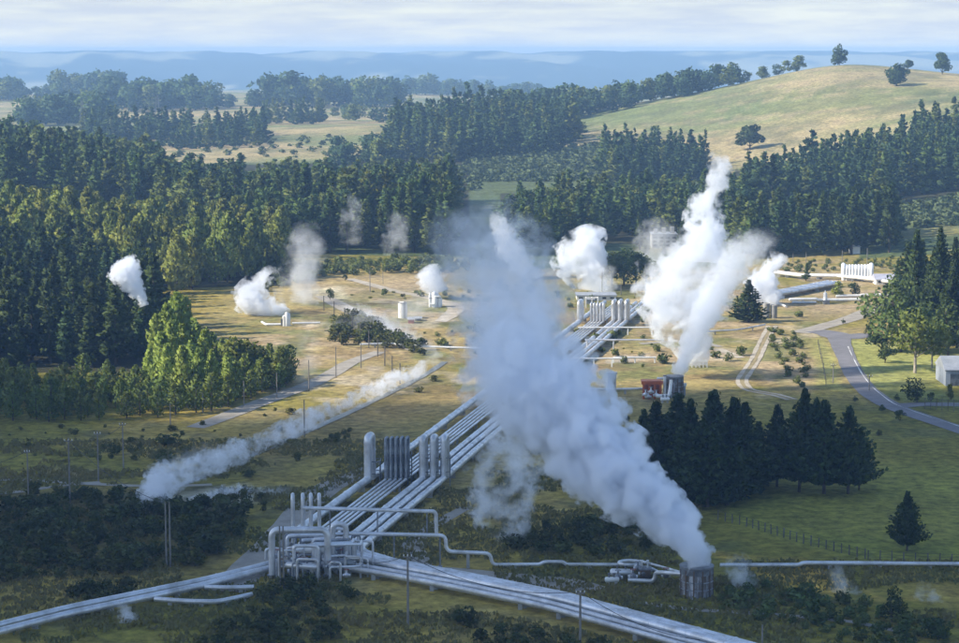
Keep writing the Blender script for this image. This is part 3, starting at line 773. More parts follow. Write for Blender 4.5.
def bundle_pipe(x309, r, Y0, Y1, loops, label, tail=None, mat='pipe', hgt=1.15, lh=6.6, grey=False):
    o = Vector((bx(x309, Y0), Y0, hz(bx(x309, Y0), Y0)))
    t = empty('steam_pipeline', o, label, 'pipeline', 'steam pipelines of the long central bundle')
    def g(Y, dz=0.0): x = bx(x309, Y); return Vector((x, Y, max(hz(x, Y), -1) + hgt + dz)) - o
    ys = [Y0]
    cuts = []
    for (Yl, Lh, sep) in loops: cuts.append((Yl, Lh, sep))
    cur = Y0
    segs = []
    for (Yl, Lh, sep) in cuts: segs.append((cur, Yl)); cur = Yl + sep
    segs.append((cur, Y1))
    for k, (a, b) in enumerate(segs):
        P = [g(a + (b - a) * i / 8) for i in range(9)]
        if k == 0 and tail: P = [Vector(p) - o for p in tail] + P
        P2, rr = banded(P, r, 5.5, max(.14, r * .3), 1.11)
        MB().tube(P2, rr, 12).build('pipe', M[mat], t)
        y = a + 4
        while y < b - 2:
            q = g(y); gz = hz(q.x + o.x, q.y + o.y) - o.z
            MB().box((q.x, q.y, (q.z - r * .8 + gz - .3) / 2), (r * 1.8, .45, q.z - r * .8 - gz + .3)).build('support', M['concrete'], t, smooth=False); y += 14
    for (Yl, Lh, sep) in cuts:
        a, b = g(Yl), g(Yl + sep)
        P = fillet([a, a + Vector((0, 0, Lh)), b + Vector((0, 0, Lh)), b], min(1.15 * max(r, .5), sep * .49), 7)
        P2, rr = banded(P, r * 1.02, 1.6, r * .12, 1.05)
        MB().tube(P2, rr, 12).build('expansion_loop', M['pipe_dull' if grey and Yl < 400 else mat], t)  # near thin loops drawn duller: shade among their legs put into the colour
    return t
def l3(off, z=1.15, start=0):
    pts = [Vector((x, y, hz(x, y) + z)) for x, y in lane(off)][start:]
    return list(reversed(pts))
BL = 'thick silver pipeline, '
bundle_pipe(-16.45, .58, 272, 530, [(307.6, 6.4, 2.2), (492, 4.6, 3)], 'thickest silver pipeline with the stand-alone tall loop, far from the paddock')
for i, x in enumerate((-13.75, -13.0, -12.25, -11.5, -10.75)):
    bundle_pipe(x, .20, 272, 528, [(307.4 + .1 * i, 6.3, 1.5), (492, 4.3, 1.5)], 'thin pipeline in the middle group of the long bundle with a dark tall loop', grey=True, mat='pipe')
for i, (x, lb) in enumerate(((-8.35, 'thick pipeline of the long bundle beside the thin dark-looped group'), (-6.85, 'middle one of the three thick pipelines on the paddock side of the long bundle'), (-5.3, 'outermost thick pipeline of the long bundle on its paddock side'))):
    e = bx(x, 268)
    tl = l3(4.9 - 1.5 * (2 - i) * .0 - i * 1.45 + (0 if True else 0))
    off = (.85, 1.65, 2.45)[i]
    ln = [Vector((px_, py_, hz(px_, py_) + 1.15)) for px_, py_ in lane(off)]
    start = 1
    elbow = fillet([ln[start + 1], ln[start], Vector((e - .22 * 6, 262, hz(e, 262) + 1.15)), Vector((e, 268, hz(e, 268) + 1.15))], 3.5, 6)
    bundle_pipe(x, .49, 268, 529, [(308.0 + .4 * i, 6.2, 1.7), (492, 4.7, 3)], lb, tail=list(reversed(ln[start + 2:])) + elbow[:-1])
for k, off in enumerate((-2.4, -1.6, -.82, -.04)):
    P = [Vector((x, y, hz(x, y) + (1.05, .62)[k % 2])) for x, y in lane(off)]
    P = [P[0] + Vector((-2.0 + .6 * k, 3.0 - .3 * k, .1))] + P
    P = fillet(P, 3, 4)
    sup = [P[i] for i in range(4, len(P) - 1, 4)]
    pipe_thing('steam_pipeline', P, (.30, .28, .31, .29)[k], 'pipe_strip', ('near edge pipeline of the wide bundle running to the lower picture edge' if k == 0 else 'inner pipeline of the wide bundle running to the lower picture edge'), 'pipeline', 'wide bundle of pipelines running down to the lower edge', support_at=sup, n=12)

# pair of pipes to the lower left and their branches
def ground_pipe(pts, r, z, mat, label, step=10, group=None, lift_pts=None):
    G = [gp(*p) for p in pts]; G = [Vector((g.x, g.y, hz(g.x, g.y) + z)) for g in G]
    P = fillet(G, 2.0, 5); sup = []
    for i in range(len(G) - 1):
        L_ = (G[i + 1] - G[i]).length; k = max(1, int(L_ / step))
        for j in range(k):
            q = G[i].lerp(G[i + 1], (j + .5) / k); q.z = hz(q.x, q.y) + z; sup.append(q)
    return pipe_thing('pipeline', P, r, mat, label, 'pipeline', group, support_at=sup)
ground_pipe([(-60, 655), (0, 638), (70, 620), (150, 603), (205, 591), (250, 579), (276, 573)], .42, .75, 'pipe', 'silver pipe running to the lower corner, near one of the pair')
ground_pipe([(-60, 648), (0, 631.5), (70, 614), (150, 597.5), (205, 586), (250, 575), (280, 567)], .42, .75, 'pipe', 'silver pipe running to the lower corner, far one of the pair')
ground_pipe([(155, 604), (185, 606.5), (218, 607), (236, 603), (252, 599.5)], .30, .6, 'pipe', 'short pale branch pipe bent toward the bushes, nearest the picture edge')
ground_pipe([(205, 592), (228, 593), (254, 592)], .30, .6, 'pipe', 'short straight pale branch pipe ending at the bushes')

# high pipes on posts leaving the near manifold
Y2 = 257.5
P2 = [at(349, 533.5, Y2), at(445.5, 535.5, Y2), at(446.5, 551.5, Y2), at(490.5, 553.5, Y2), at(492, 565, Y2), at(540, 564.5, Y2), at(544, 562, Y2), at(563, 562, Y2), at(566, 564.5, Y2), at(622, 565, Y2)]
for q in P2: q.z = max(q.z, hz(q.x, q.y) + .45)
pipe_thing('pipeline', fillet(P2, .8, 5), .24, 'pipe', 'slim pipe on posts stepping down from the arches toward the steaming drum', 'pipeline', support_at=[at(394, 534.6, Y2), at(440, 535.4, Y2), at(468, 552.6, Y2), at(515, 564.8, Y2), at(590, 564.8, Y2)], band=5)
P1 = [at(303, 508, Y2 + .6), at(434, 511.5, Y2 + .6), at(436, 514, Y2 + .6), at(436.5, 534, Y2 + .6)]
t = pipe_thing('pipeline', fillet(P1, .5, 5), .24, 'pipe', 'upper slim pipe above the stepped one, turning down at its end', 'pipeline', band=5)
for px in (330, 377.5, 427):
    a = at(px, 510.5, Y2 + .6); b = at(px, 533.5, Y2 + .6); l = Vector(t.location)
    MB().tube([a - l, b - l], .09, 6).build('support', M['steel'], t)
P3 = [at(720, 566, 257), at(799, 565.5, 257), at(803, 563, 257), at(880, 563.5, 257), at(1010, 566, 257)]
for q in P3: q.z = max(q.z, hz(q.x, q.y) + .55)
pipe_thing('pipeline', fillet(P3, .5, 4), .27, 'pipe', 'long straight pipe along the near side of the green paddock', 'pipeline', support_at=[at(740, 566, 257), at(780, 566, 257), at(830, 563.5, 257), at(880, 563.5, 257), at(930, 564.5, 257)], band=7)

# ------------------------------------------------------------------ near manifold
def arch(pxa, pxb, rowtop, Ya, Yb, r, label, mat='pipe', ra=None, name='pipe_arch', fr=None, base_z=.3):
    a = at(pxa, rowtop, Ya); b = at(pxb, rowtop, Yb); b.z = a.z
    P = [Vector((a.x, a.y, hz(a.x, a.y) + base_z - .5)), a, b, Vector((b.x, b.y, hz(b.x, b.y) + base_z - .5))]
    o = Vector((a.x, a.y, hz(a.x, a.y))); t = empty(name, o, label, 'pipe arch')
    Q = fillet([p - o for p in P], fr or r * 2.4, 7); Q2, rr = banded(Q, r, 2.4, r * .14, 1.05)
    MB().tube(Q2, rr, 12).build('pipe', M[mat], t)
    for q in (P[0], P[3]):
        l = q - o; MB().lathe((l.x, l.y, l.z + .5), [(r * 1.5, 0), (r * 1.5, .14), (r * 1.02, .16)], 12).build('flange', M['steel'], t)
    return t
arch(271.5, 327.5, 530, 252.5, 252.5, .42, 'widest pipe arch at the front of the near manifold')
arch(332.5, 346, 524, 256, 256, .36, 'tall narrow pipe arch beside the wide one')
arch(287, 345, 536, 258, 259, .25, 'slimmer pipe arch inside the wide one', mat='pipe')
arch(294, 318, 546, 251.8, 251.8, .22, 'small low pipe arch at the front of the manifold')
arch(300, 340, 541, 262, 263, .3, 'rear pipe arch behind the front arches')
for i, px in enumerate((292.5, 302.6, 310.6, 319)):
    a = at(px, 496, 268); o = Vector((a.x, a.y, hz(a.x, a.y))); l = a - o
    t = empty('expansion_loop', o, 'slender upright pipe loop rising behind the front arches', 'pipe loop', 'four slender upright loops of the near manifold')
    Q = fillet([(0, 0, -.2), (0, 0, l.z), (-.1, 1.5, l.z), (-.1, 1.5, -.2)], .7, 6); Q2, rr = banded(Q, .25, 2.2, .05, 1.05)
    MB().tube(Q2, rr, 12).build('pipe', M['pipe'], t)
    MB().box((-.05, .75, .6), (.5, 2.0, .3)).build('support', M['steel'], t, smooth=False)
def vessel(p, d, L_, r, mat, label, stand=True):
    d = Vector(d).normalized(); o = Vector((p[0], p[1], hz(p[0], p[1]))); z = p[2] - o.z
    t = empty('pressure_vessel', o, label, 'vessel')
    c = Vector((0, 0, z)); k = [(-.5, .0), (-.495, .5), (-.47, .82), (-.43, 1), (.43, 1), (.47, .82), (.495, .5), (.5, .0)]
    MB().tube([c + d * (L_ * a) for a, _ in k], [max(.01, r * b) for _, b in k], 14).build('shell', M[mat], t)
    for s in (-.28, .28):
        q = d * (L_ * s); MB().box((q.x, q.y, (z - r * .8) / 2), (.35, 1.2 * r, max(.2, z - r * .8 + .2))).build('support', M['concrete'], t, smooth=False)
    for s in (-.2, .15):
        q = c + d * (L_ * s); MB().lathe((q.x, q.y, q.z + r * .9), [(.12, 0), (.12, .4), (.2, .4), (.2, .5)], 10).build('nozzle', M['steel'], t)
    return t
vessel(at(310, 549.5, 256), (1, -.12, 0), 4.6, .52, 'pipe_white', 'long pale horizontal vessel inside the near manifold')
vessel(at(302, 566, 251.5), (1, -.3, 0), 4.4, .42, 'pipe', 'low horizontal vessel at the front foot of the manifold')
vessel(at(343, 562, 254), (1, -.4, 0), 3.4, .45, 'pipe_dull', 'dull horizontal vessel beside the tall narrow arch')
def valve(p, s, label, group, mat='steel'):
    o = Vector(p); t = empty('valve', o, label, 'valve', group)
    MB().lathe((0, 0, 0), [(.15 * s, -.3 * s), (.42 * s, -.1 * s), (.48 * s, .15 * s), (.3 * s, .4 * s), (.14 * s, .5 * s), (.1 * s, 1.0 * s)], 12).build('body', M[mat], t)
    MB().tube([(-.62 * s, 0, .05 * s), (.62 * s, 0, .05 * s)], .24 * s, 10).build('pipe_stub', M['pipe'], t)
    wpts = [(.38 * s * math.cos(a), .38 * s * math.sin(a), 1.0 * s) for a in [i * 2 * math.pi / 14 for i in range(15)]]
    w = MB().tube(wpts, .035 * s, 5, cap=False); w.tube([(-.38 * s, 0, 1.0 * s), (.38 * s, 0, 1.0 * s)], .025 * s, 4); w.build('handwheel', M['red'] if random.random() < .4 else M['steel'], t)
rs = random.Random(5)
for i in range(30):
    px = rs.uniform(275, 358); Y = rs.uniform(250.5, 262); x = aof(px, 560) * Y; z = hz(x, Y)
    valve((x, Y, z + rs.choice((.7, 1.0, 1.5))), rs.uniform(.7, 1.1), 'grey valve among the small pipes of the near manifold', 'valves of the near manifold', rs.choice(('steel', 'pipe_dull', 'pipe')))
for i in range(46):
    px = rs.uniform(273, 352); Y = rs.uniform(251, 264); x = aof(px, 555) * Y; z0 = hz(x, Y)
    ln = rs.uniform(2, 6); zz = rs.uniform(.8, 4.2)
    if i % 3: P = [(x, Y, z0 - .2), (x, Y, z0 + zz), (x + ln * .5, Y - .3, z0 + zz), (x + ln * .5, Y - .3, z0 - .2)]
    else: P = [(x - ln / 2, Y, z0 - .2), (x - ln / 2, Y, z0 + zz), (x + ln / 2, Y + .5, z0 + zz), (x + ln / 2, Y + 2.5, z0 + zz), (x + ln / 2, Y + 2.5, z0 - .2)]
    pipe_thing('branch_pipe', fillet(P, .35, 4), rs.uniform(.08, .2), rs.choice(('pipe', 'pipe', 'pipe_dull')), 'small branch pipe crossing inside the near manifold', 'pipe', 'small branch pipes of the near manifold', n=8, band=0)
def frame(px0, px1, base, top, depth, nx, levels, label, mat='steel', r=.08, name='pipe_rack'):
    a = gp(px0, base); b = gp(px1, base); Y = (a.y + b.y) / 2; x0, x1 = aof(px0, base) * Y, aof(px1, base) * Y
    g = min(hz(x0, Y), hz(x1, Y)); hgt = zrow(top, Y) - g; o = Vector((x0, Y, g)); t = empty(name, o, label, 'rack')
    for i in range(nx):
        for d in (0, depth):
            x = (x1 - x0) * i / max(1, nx - 1); MB().box((x, d, hgt / 2 - .2), (r * 2, r * 2, hgt + .4)).build('upright', M[mat], t, smooth=False)
    for k in range(levels):
        z = hgt * (k + 1) / levels
        for d in (0, depth): MB().box(((x1 - x0) / 2, d, z), (x1 - x0 + r * 2.2, r * 1.7, r * 1.7)).build('beam', M[mat], t, smooth=False)
        for i in range(nx): MB().box(((x1 - x0) * i / max(1, nx - 1), depth / 2, z - .003), (r * 1.6, depth, r * 1.6)).build('cross_beam', M[mat], t, smooth=False)
    return t
frame(280, 345, 562, 547, 5, 6, 2, 'low steel rack carrying the near manifold pipes', 'steel', .07)
frame(388.5, 411.5, 486, 455, 2.6, 7, 3, 'dark steel frame bracing the thin tall loops', 'pipe_grey', .06)
frame(422, 450, 486, 458, 2.4, 4, 2, 'steel frame bracing the three thick tall loops', 'pipe_grey', .06)
frame(366, 380, 486, 462, 2.6, 2, 2, 'steel frame bracing the stand-alone tall loop', 'pipe_grey', .06)

# ------------------------------------------------------------------ silencer drum and wellhead in front
def silencer(px, base, top, wpx, label, twin=True, mat='drum'):
    p = gp(px, base); k = F / p.y; r = wpx / 2 / k; p.y += r; h_ = zrow(top, p.y - r) - p.z
    t = empty('silencer_drum', p, label, 'silencer drum')
    n = 48; prof = []
    zs = np.linspace(-.3, h_, 15)
    for i, z in enumerate(zs): prof.append((r * (1 + (.018 if i % 3 == 0 else 0)), z))
    prof += [(r * .93, h_), (r * .91, h_ - .3), (r * .9, h_ - 1.2)]
    b = MB(); b.lathe((0, 0, 0), prof, n); b.build('shell', M[mat], t)
    MB().lathe((0, 0, h_ - .18), [(r * 1.0, 0), (r * 1.05, .02), (r * 1.05, .16), (r * 1.0, .19)], n).build('rim', M['steel'], t)
    MB().lathe((0, 0, h_ * .74), [(r * 1.004, 0), (r * 1.03, .03), (r * 1.03, h_ * .2), (r * 1.004, h_ * .2 + .03)], n).build('band', M['pipe_grey'], t)
    for z_ in (.26, .5): MB().lathe((0, 0, h_ * z_), [(r * 1.004, 0), (r * 1.03, .02), (r * 1.03, .12), (r * 1.004, .14)], n).build('hoop', M['pipe_dull'], t)
    for j in range(6):
        a = -math.pi / 2 + (j - 2.5) * .52
        MB().box((r * 1.02 * math.cos(a), r * 1.02 * math.sin(a), h_ / 2 - .1), (.09, .16, h_ - .5), a).build('stiffener', M['rust'], t, smooth=False)
    return p, r, h_
SIL, SR, SH = silencer(698, 600, 569, 34, 'dark stained steel drum venting the great foreground plume')
def ring(p, R0, r, label, tilt=0):
    t = empty('pipe_ring', Vector(p), label, 'pipe ring')
    P = [(R0 * math.cos(a) * 1.25, R0 * math.sin(a), 0) for a in [i * 2 * math.pi / 28 for i in range(29)]]
    MB().tube(P, r, 10, cap=False).build('pipe', M['pipe'], t)
    for a in (0, 2.1, 4.2):
        q = (R0 * math.cos(a) * 1.25, R0 * math.sin(a)); MB().tube([(q[0], q[1], -(p[2] - hz(p[0], p[1])) - .2), (q[0], q[1], 0)], .1, 6).build('support', M['steel'], t)
ring(at(630, 563, 257), 1.1, .24, 'oval pipe loop lying level at the end of the slim pipe')
vessel(at(622, 572.5, 252.5), (1, -.1, 0), 3.0, .45, 'pipe', 'stubby horizontal vessel below the oval pipe loop')
vessel(at(612, 579.5, 249.5), (1, .1, 0), 1.8, .32, 'pipe_white', 'small pale horizontal vessel nearest the grass beside the wellhead')
def well_pipe(pts, r, label, mat='pipe'):
    P = [at(*p) for p in pts]
    for q in P: q.z = max(q.z, hz(q.x, q.y) + r * .6)
    pipe_thing('branch_pipe', fillet(P, .5, 5), r, mat, label, 'pipe', n=10, band=2.2)
well_pipe([(628, 580, 249.5), (654, 581.5, 249), (655.5, 573, 249), (660, 572.5, 248), (682, 574, 245)], .26, 'bent pale pipe running along the ground into the drum')
well_pipe([(634, 566, 256), (650, 568, 253), (660, 573, 250), (684, 575, 245)], .2, 'slanting pipe from the oval loop to the drum')
well_pipe([(640, 561, 257), (658, 566, 254), (682, 573, 246)], .17, 'upper slanting pipe from the oval loop to the drum')
for i, (px, row, Y) in enumerate(((643, 574, 251), (618, 578, 250), (633, 577, 250), (648, 571, 252), (666, 576, 248), (638, 569, 254))):
    q = at(px, row, Y); q.z = max(q.z, hz(q.x, q.y) + .5)
    valve(q, .95, 'grey wellhead valve between the oval pipe loop and the drum', 'wellhead valves beside the drum', 'steel')
t = empty('wellhead_hut', gp(646, 584), 'low dark wellhead block under the pipes beside the drum', 'wellhead')
MB().box((0, 1.5, .7), (1.3, 1.2, 1.6)).build('block', M['rust'], t, smooth=False); MB().box((0, 1.5, 1.6), (1.6, 1.5, .18)).build('cover', M['steel'], t, smooth=False)
for s in (-.4, .3): MB().lathe((s, 1.5, 1.68), [(.1, 0), (.1, .8), (.18, .82), (.18, .95)], 8).build('stem', M['pipe'], t)

# ------------------------------------------------------------------ far manifold
def gantry(px0, px1, rowtop, base0, label, legs, mat='pipe_white', r=.18):
    p = gp((px0 + px1) / 2, base0); Y = p.y; a = at(px0, rowtop, Y); b = at(px1, rowtop, Y)
    o = Vector((a.x, Y, hz(a.x, Y))); t = empty('pipe_gantry', o, label, 'pipe gantry')
    MB().tube([a - o, b - o], r, 10).build('pipe', M[mat], t)
    for px in legs:
        q = at(px, rowtop, Y) - o; MB().tube([(q.x, q.y, hz(q.x + o.x, Y) - o.z - .2), q], r * .8, 8).build('leg', M[mat], t)
gantry(578, 655, 327.5, 335, 'pale overhead pipe crossing just below the far manifold', (583, 604, 628, 652))
gantry(585, 664, 340, 354, 'grey overhead pipe on two white legs across the sunlit bundle', (587, 613.5), 'pipe', .2)
gantry(566, 622, 358.5, 367, 'lower pale overhead pipe crossing the bundle near the concrete tower', (573, 594, 612), 'pipe_white', .18)
gantry(613.5, 656, 357.5, 363, 'pale pipe on low legs running from the gantry toward the steam', (613.5, 635, 655), 'pipe_white', .2)
ground_pipe([(573, 394), (610, 394.5), (640, 394), (652, 393)], .22, 1.0, 'pipe', 'grey pipe on the dark grass between the concrete tower and the orange shelter')
ground_pipe([(360, 348), (390, 347), (420, 350), (482, 352)], .22, .8, 'pipe_white', 'white pipe by the drain, half veiled in steam')
ground_pipe([(690, 336), (740, 333), (765, 328)], .2, .8, 'pipe', 'thin pale pipe crossing the golden grass behind the tall plume')
def block(name, px0, px1, base, top, depth, mat, label, cat, roof=None, extra=None, ridge=0.0, win=0):
    a = gp((px0 + px1) / 2, base); Y = a.y; x0, x1 = aof(px0, base) * Y, aof(px1, base) * Y; w = x1 - x0; hgt = zrow(top, Y) - a.z
    t = empty(name, a, label, cat)
    MB().box((0, depth / 2, hgt / 2 - .2), (w, depth, hgt + .4)).build('wall', M[mat], t, smooth=False)
    if roof:
        b = MB(); e = .25
        if ridge: b.add([(-w / 2 - e, -e, hgt), (w / 2 + e, -e, hgt), (w / 2 + e, depth + e, hgt), (-w / 2 - e, depth + e, hgt), (-w / 2 - e, depth / 2, hgt + ridge), (w / 2 + e, depth / 2, hgt + ridge)], [(0, 1, 5, 4), (2, 3, 4, 5), (1, 2, 5), (3, 0, 4), (3, 2, 1, 0)])
        else: b.box((0, depth / 2, hgt + .12), (w + 2 * e, depth + 2 * e, .24))
        b.build('roof', M[roof], t, smooth=False)
    for i in range(win):
        x = -w / 2 + w * (i + .5) / win; MB().box((x, -.03, hgt * .55), (w / win * .5, .1, hgt * .42)).build('window', M['glass'], t, smooth=False)
    return t, w, hgt
block('manifold_house', 577, 616, 300.5, 296, 7, 'conc_white', 'long flat-roofed pale building behind the far manifold', 'building', 'roof', win=5)
frame(586, 598, 308, 298, 2, 3, 1, 'pale steel frame before the far manifold building', 'conc_white', .12)
t, w, hh = block('concrete_tower', 608, 616, 392, 374, 1.6, 'concrete', 'small square grey concrete tower by the lower gantry', 'tower', 'concrete')
block('wellhead_hut', 586, 594, 304, 300, 2, 'pipe_dull', 'small grey hut inside the far manifold', 'hut', 'roof')
for i in range(9):
    px = 648 + i * 3.9; a = gp(px, 296 + i * .25); o = Vector(a)
    t = empty('expansion_loop', o, 'white pipe loop in the rack half hidden by the bright steam', 'pipe loop', 'white pipe loops in the rack behind the bright steam')
    MB().tube(fillet([(0, 0, -.2), (0, 0, 2.8), (0, 3, 2.8), (0, 3, -.2)], .8, 5), .28, 8).build('pipe', M['pipe_white'], t)
for i in range(10):
    px = 843.5 + i * 3.1; a = gp(px, 280.2); r_ = .62 if i in (0, 9) else .46
    t = empty('expansion_loop', Vector(a), 'big end loop of the white rack under the pine stand' if i in (0, 9) else 'white upright loop in the rack under the pine stand', 'pipe loop', 'end loops of the white rack' if i in (0, 9) else 'inner loops of the white rack')
    hh = (4.2, 3.9)[i not in (0, 9)]
    MB().tube(fillet([(0, 0, -.2), (0, 0, hh), (.4, 3.2, hh), (.4, 3.2, -.2)], 1.0, 6), r_, 10).build('pipe', M['pipe_white'], t)
    MB().box((.2, 1.6, .4), (r_ * 1.6, 3.6, .3)).build('support', M['concrete'], t, smooth=False)
def bundle(pts, offs, r, z, mat, label, group):
    G = [gp(*p) for p in pts]
    d = (G[-1] - G[0]); d.z = 0; d.normalize(); s = Vector((-d.y, d.x, 0))
    for k, o in enumerate(offs):
        P = [g + s * o for g in G]; P = [Vector((p.x, p.y, hz(p.x, p.y) + z)) for p in P]
        pipe_thing('pipeline', P, r, mat, label, 'pipeline', group, support_at=[P[i].lerp(P[i + 1], .5) for i in range(len(P) - 1)], n=10)
bundle([(755, 301), (790, 295.5), (835, 286.5)], (-1.4, -.2, 1.0, 2.2), .5, 1.2, 'pipe', 'pale pipeline in the bundle leading to the white loop rack', 'pale pipelines leading to the white loop rack')
bundle([(776, 276), (800, 279), (838, 279.5), (870, 282.5), (900, 287)], (-.5, .8), .45, 1.1, 'pipe_white', 'white pipeline passing the foot of the white loop rack', 'white pipelines passing the white loop rack')
def white_run(pts, r, label):
    P = [at(*p) for p in pts]
    for q in P: q.z = max(q.z, hz(q.x, q.y) + r)
    pipe_thing('pipeline', fillet(P, .5, 4), r, 'pipe_white', label, 'pipeline', n=8, band=0, support_at=[P[i].lerp(P[i + 1], .5) for i in range(len(P) - 1) if (P[i + 1] - P[i]).length > 4])
Yw = 540
white_run([(790, 307, Yw), (790, 299.5, Yw), (816, 299, Yw), (817.5, 304.5, Yw), (838, 305, Yw), (860, 305.5, Yw)], .42, 'white stepped pipe with a raised end beside the grass mound')
white_run([(792, 305.8, 536), (812, 305, 536), (816, 305.5, 536)], .3, 'low white pipe in front of the stepped one')
white_run([(836, 300.5, 548), (860, 301, 548), (862, 295, 548), (888, 295.5, 548)], .4, 'white pipe rising to a long level arm before the gum trees')
p = gp(825, 304); t = empty('separator_tank', p, 'small upright white tank beside the stepped white pipe', 'tank')
MB().lathe((0, 0, 0), [(.55, -.2), (.55, 2.6), (.45, 2.9), (.15, 3.05), (.12, 3.5)], 16).build('shell', M['pipe_white'], t); MB().box((.2, -.9, .5), (1.6, 1.0, 1.1)).build('skid', M['pipe_grey'], t, smooth=False)
block('shed', 876, 898, 284.5, 279.5, 6, 'conc_white', 'low shed with slate blue roof past the white loop rack', 'shed', 'violet_roof', ridge=1.3, win=3)
shed_, w_, h_ = block('shed', 945.5, 990, 386, 370, 9, 'shed', 'large pale sheet metal shed at the picture edge', 'shed', 'roof', ridge=2.2, win=0)
MB().box((-w_ * .30, -.04, h_ * .38), (w_ * .2, .12, h_ * .76)).build('door', M['pipe_grey'], shed_, smooth=False)
MB().box((0, -.36, h_ - .1), (w_ + .5, .16, .14)).build('gutter', M['steel'], shed_, smooth=False)
block('hut', 851, 860, 254, 247, 4, 'conc_white', 'small pale hut among the pine trunks', 'hut', 'roof')
t, w, hgt = block('station_building', 652, 677, 248.5, 234.5, 8, 'concrete', 'pale station building behind the tall bright plume', 'building', 'roof', win=0)
for i in range(4):
    for j in range(3): MB().box((-w / 2 + w * (i + .5) / 4, -.05, hgt * (.22 + .28 * j)), (w / 7, .14, hgt * .14)).build('window', M['glass'], t, smooth=False)
for i in range(3): MB().box((-w / 3 + w / 3 * i, 3, hgt + .8), (1.2, 1.6, 1.6 + .8 * i)).build('roof_vent', M['concrete'], t, smooth=False)

# red machinery and second drum
p = gp(652, 399); t = empty('steel_shelter', p, 'orange red steel shelter frame over valves beside the far drum', 'shelter')
k = F / p.y; W_ = 17 / k; hgt = 16 / k
for x in (-W_ / 2, -W_ / 6, W_ / 6, W_ / 2): MB().box((x, 0, hgt / 2 - .2), (.42, .42, hgt + .4)).build('leg', M['orange'], t, smooth=False)
MB().box((0, 0, hgt + .15), (W_ + .9, .7, .65)).build('beam', M['orange'], t, smooth=False)
MB().box((0, 1.8, hgt + .1), (W_ + .6, 3, .4)).build('roof', M['orange'], t, smooth=False)
MB().box((0, 2.6, hgt * .5), (W_, .3, hgt)).build('back_wall', M['red'], t, smooth=False)
for i, (dx, z) in enumerate(((-1.3, .9), (-.3, 1.4), (.7, .8), (-.8, .5))):
    valve((p.x + dx, p.y - .8, p.z + z), 1.0, 'blue grey valve under the orange shelter', 'valves under the orange shelter', 'pipe')
SIL2, SR2, SH2 = silencer(675, 398, 377, 18, 'rusty steel drum venting the tall bluish plume', mat='drum')
t = empty('vent_pipe', gp(664.5, 398), 'pale upright vent pipe against the rusty drum', 'vent pipe')
MB().tube([(0, 0, -.2), (0, 0, 4.3)], .28, 10).build('pipe', M['pipe_white'], t); MB().lathe((0, 0, 4.2), [(.36, 0), (.36, .15), (.2, .2)], 10).build('cap', M['steel'], t)
well_pipe([(657, 378.5, 392), (664, 378.5, 392)], .25, 'short white pipe stub by the drum top', 'pipe_white')
well_pipe([(656, 396, 385), (669, 396, 385), (671, 383, 386), (671, 380, 386)], .33, 'white pipe bending up the face of the rusty drum', 'pipe_white')
vessel(at(665, 399, 383), (1, 0, 0), 1.8, .33, 'pipe_white', 'little white vessel lying before the rusty drum')
vessel(at(678, 400, 382.5), (1, 0, 0), 1.2, .3, 'pipe_white', 'smaller white vessel at the foot of the rusty drum')
p = gp(684, 396); t = empty('valve_tower', p, 'white capped valve tower at the paddock side of the rusty drum', 'valve tower')
MB().tube([(0, 0, -.2), (0, 0, 2.0)], .3, 8).build('stem', M['pipe_dull'], t); MB().box((0, 0, 2.2), (.9, .7, .5)).build('cap', M['pipe_white'], t, smooth=False)
frame(692, 707, 367.5, 361.5, 1.6, 5, 2, 'white low pipe rack on the grass behind the rusty drum', 'conc_white', .14)

# tank, separator station, little sheds on the left of the plume
p = gp(402.5, 318.5); k = F / p.y; t = empty('storage_tank', p, 'white upright storage tank on the sunlit slope', 'tank')
r_ = 4.6 / k; MB().lathe((0, r_, 0), [(r_, -.3), (r_, 15.5 / k), (r_ * .6, 16.4 / k), (.05, 16.8 / k)], 24).build('shell', M['conc_white'], t)
MB().lathe((0, r_, 15.3 / k), [(r_ * 1.03, 0), (r_ * 1.03, .15)], 24).build('rim', M['steel'], t)
MB().box((r_ * .5, -.02 + r_ * .12, 2.0), (.45, .1, 4.2)).build('ladder', M['steel'], t, smooth=False)
block('shed', 408, 414, 323.5, 319.5, 2.5, 'red', 'rust red small shed right beside the white tank', 'shed', 'roof', ridge=.5)
block('shed', 415, 421, 321, 318.5, 2.5, 'pipe_grey', 'dark small shed past the red one', 'shed', 'roof', ridge=.4)
p = gp(435, 307); k = F / p.y; t = empty('separator_station', p, 'cluster of white upright pipes and vessels under a small steam puff', 'separator')
for i, (dx, hh, r_) in enumerate(((-5, 15, .35), (-3.4, 13, .5), (-.5, 16, .7), (2.2, 14, .45), (4.6, 12, .4), (6, 9, .3))):
    MB().lathe((dx / k, (i % 2) * 1.2, 0), [(r_, -.2), (r_, hh / k * .85), (r_ * .6, hh / k * .95), (r_ * .1, hh / k)], 12).build('vessel', M['pipe_white'], t)
MB().box((0, .6, 9.0 / k), (12 / k, 2.0, .2)).build('platform', M['steel'], t, smooth=False)
MB().tube(fillet([(-5 / k, -.6, .8), (0, -.6, .8), (0, -.6, 11 / k), (5 / k, -.6, 11 / k)], .4, 4), .2, 8).build('pipe', M['pipe_white'], t)
p = gp(286.5, 326); k = F / p.y; t = empty('wellhead_tower', p, 'pale wellhead tower with steam blowing off it', 'wellhead')
for dx, hh, r_ in ((-2, 11, .5), (0.5, 14, .55), (2.4, 13, .4)):
    MB().lathe((dx / k, 0, 0), [(r_, -.2), (r_, hh / k * .9), (r_ * .5, hh / k)], 12).build('vessel', M['pipe_white'], t)
MB().box((-4 / k, .3, 4 / k), (3 / k, 1.2, 7 / k)).build('valve_house', M['pipe_grey'], t, smooth=False)
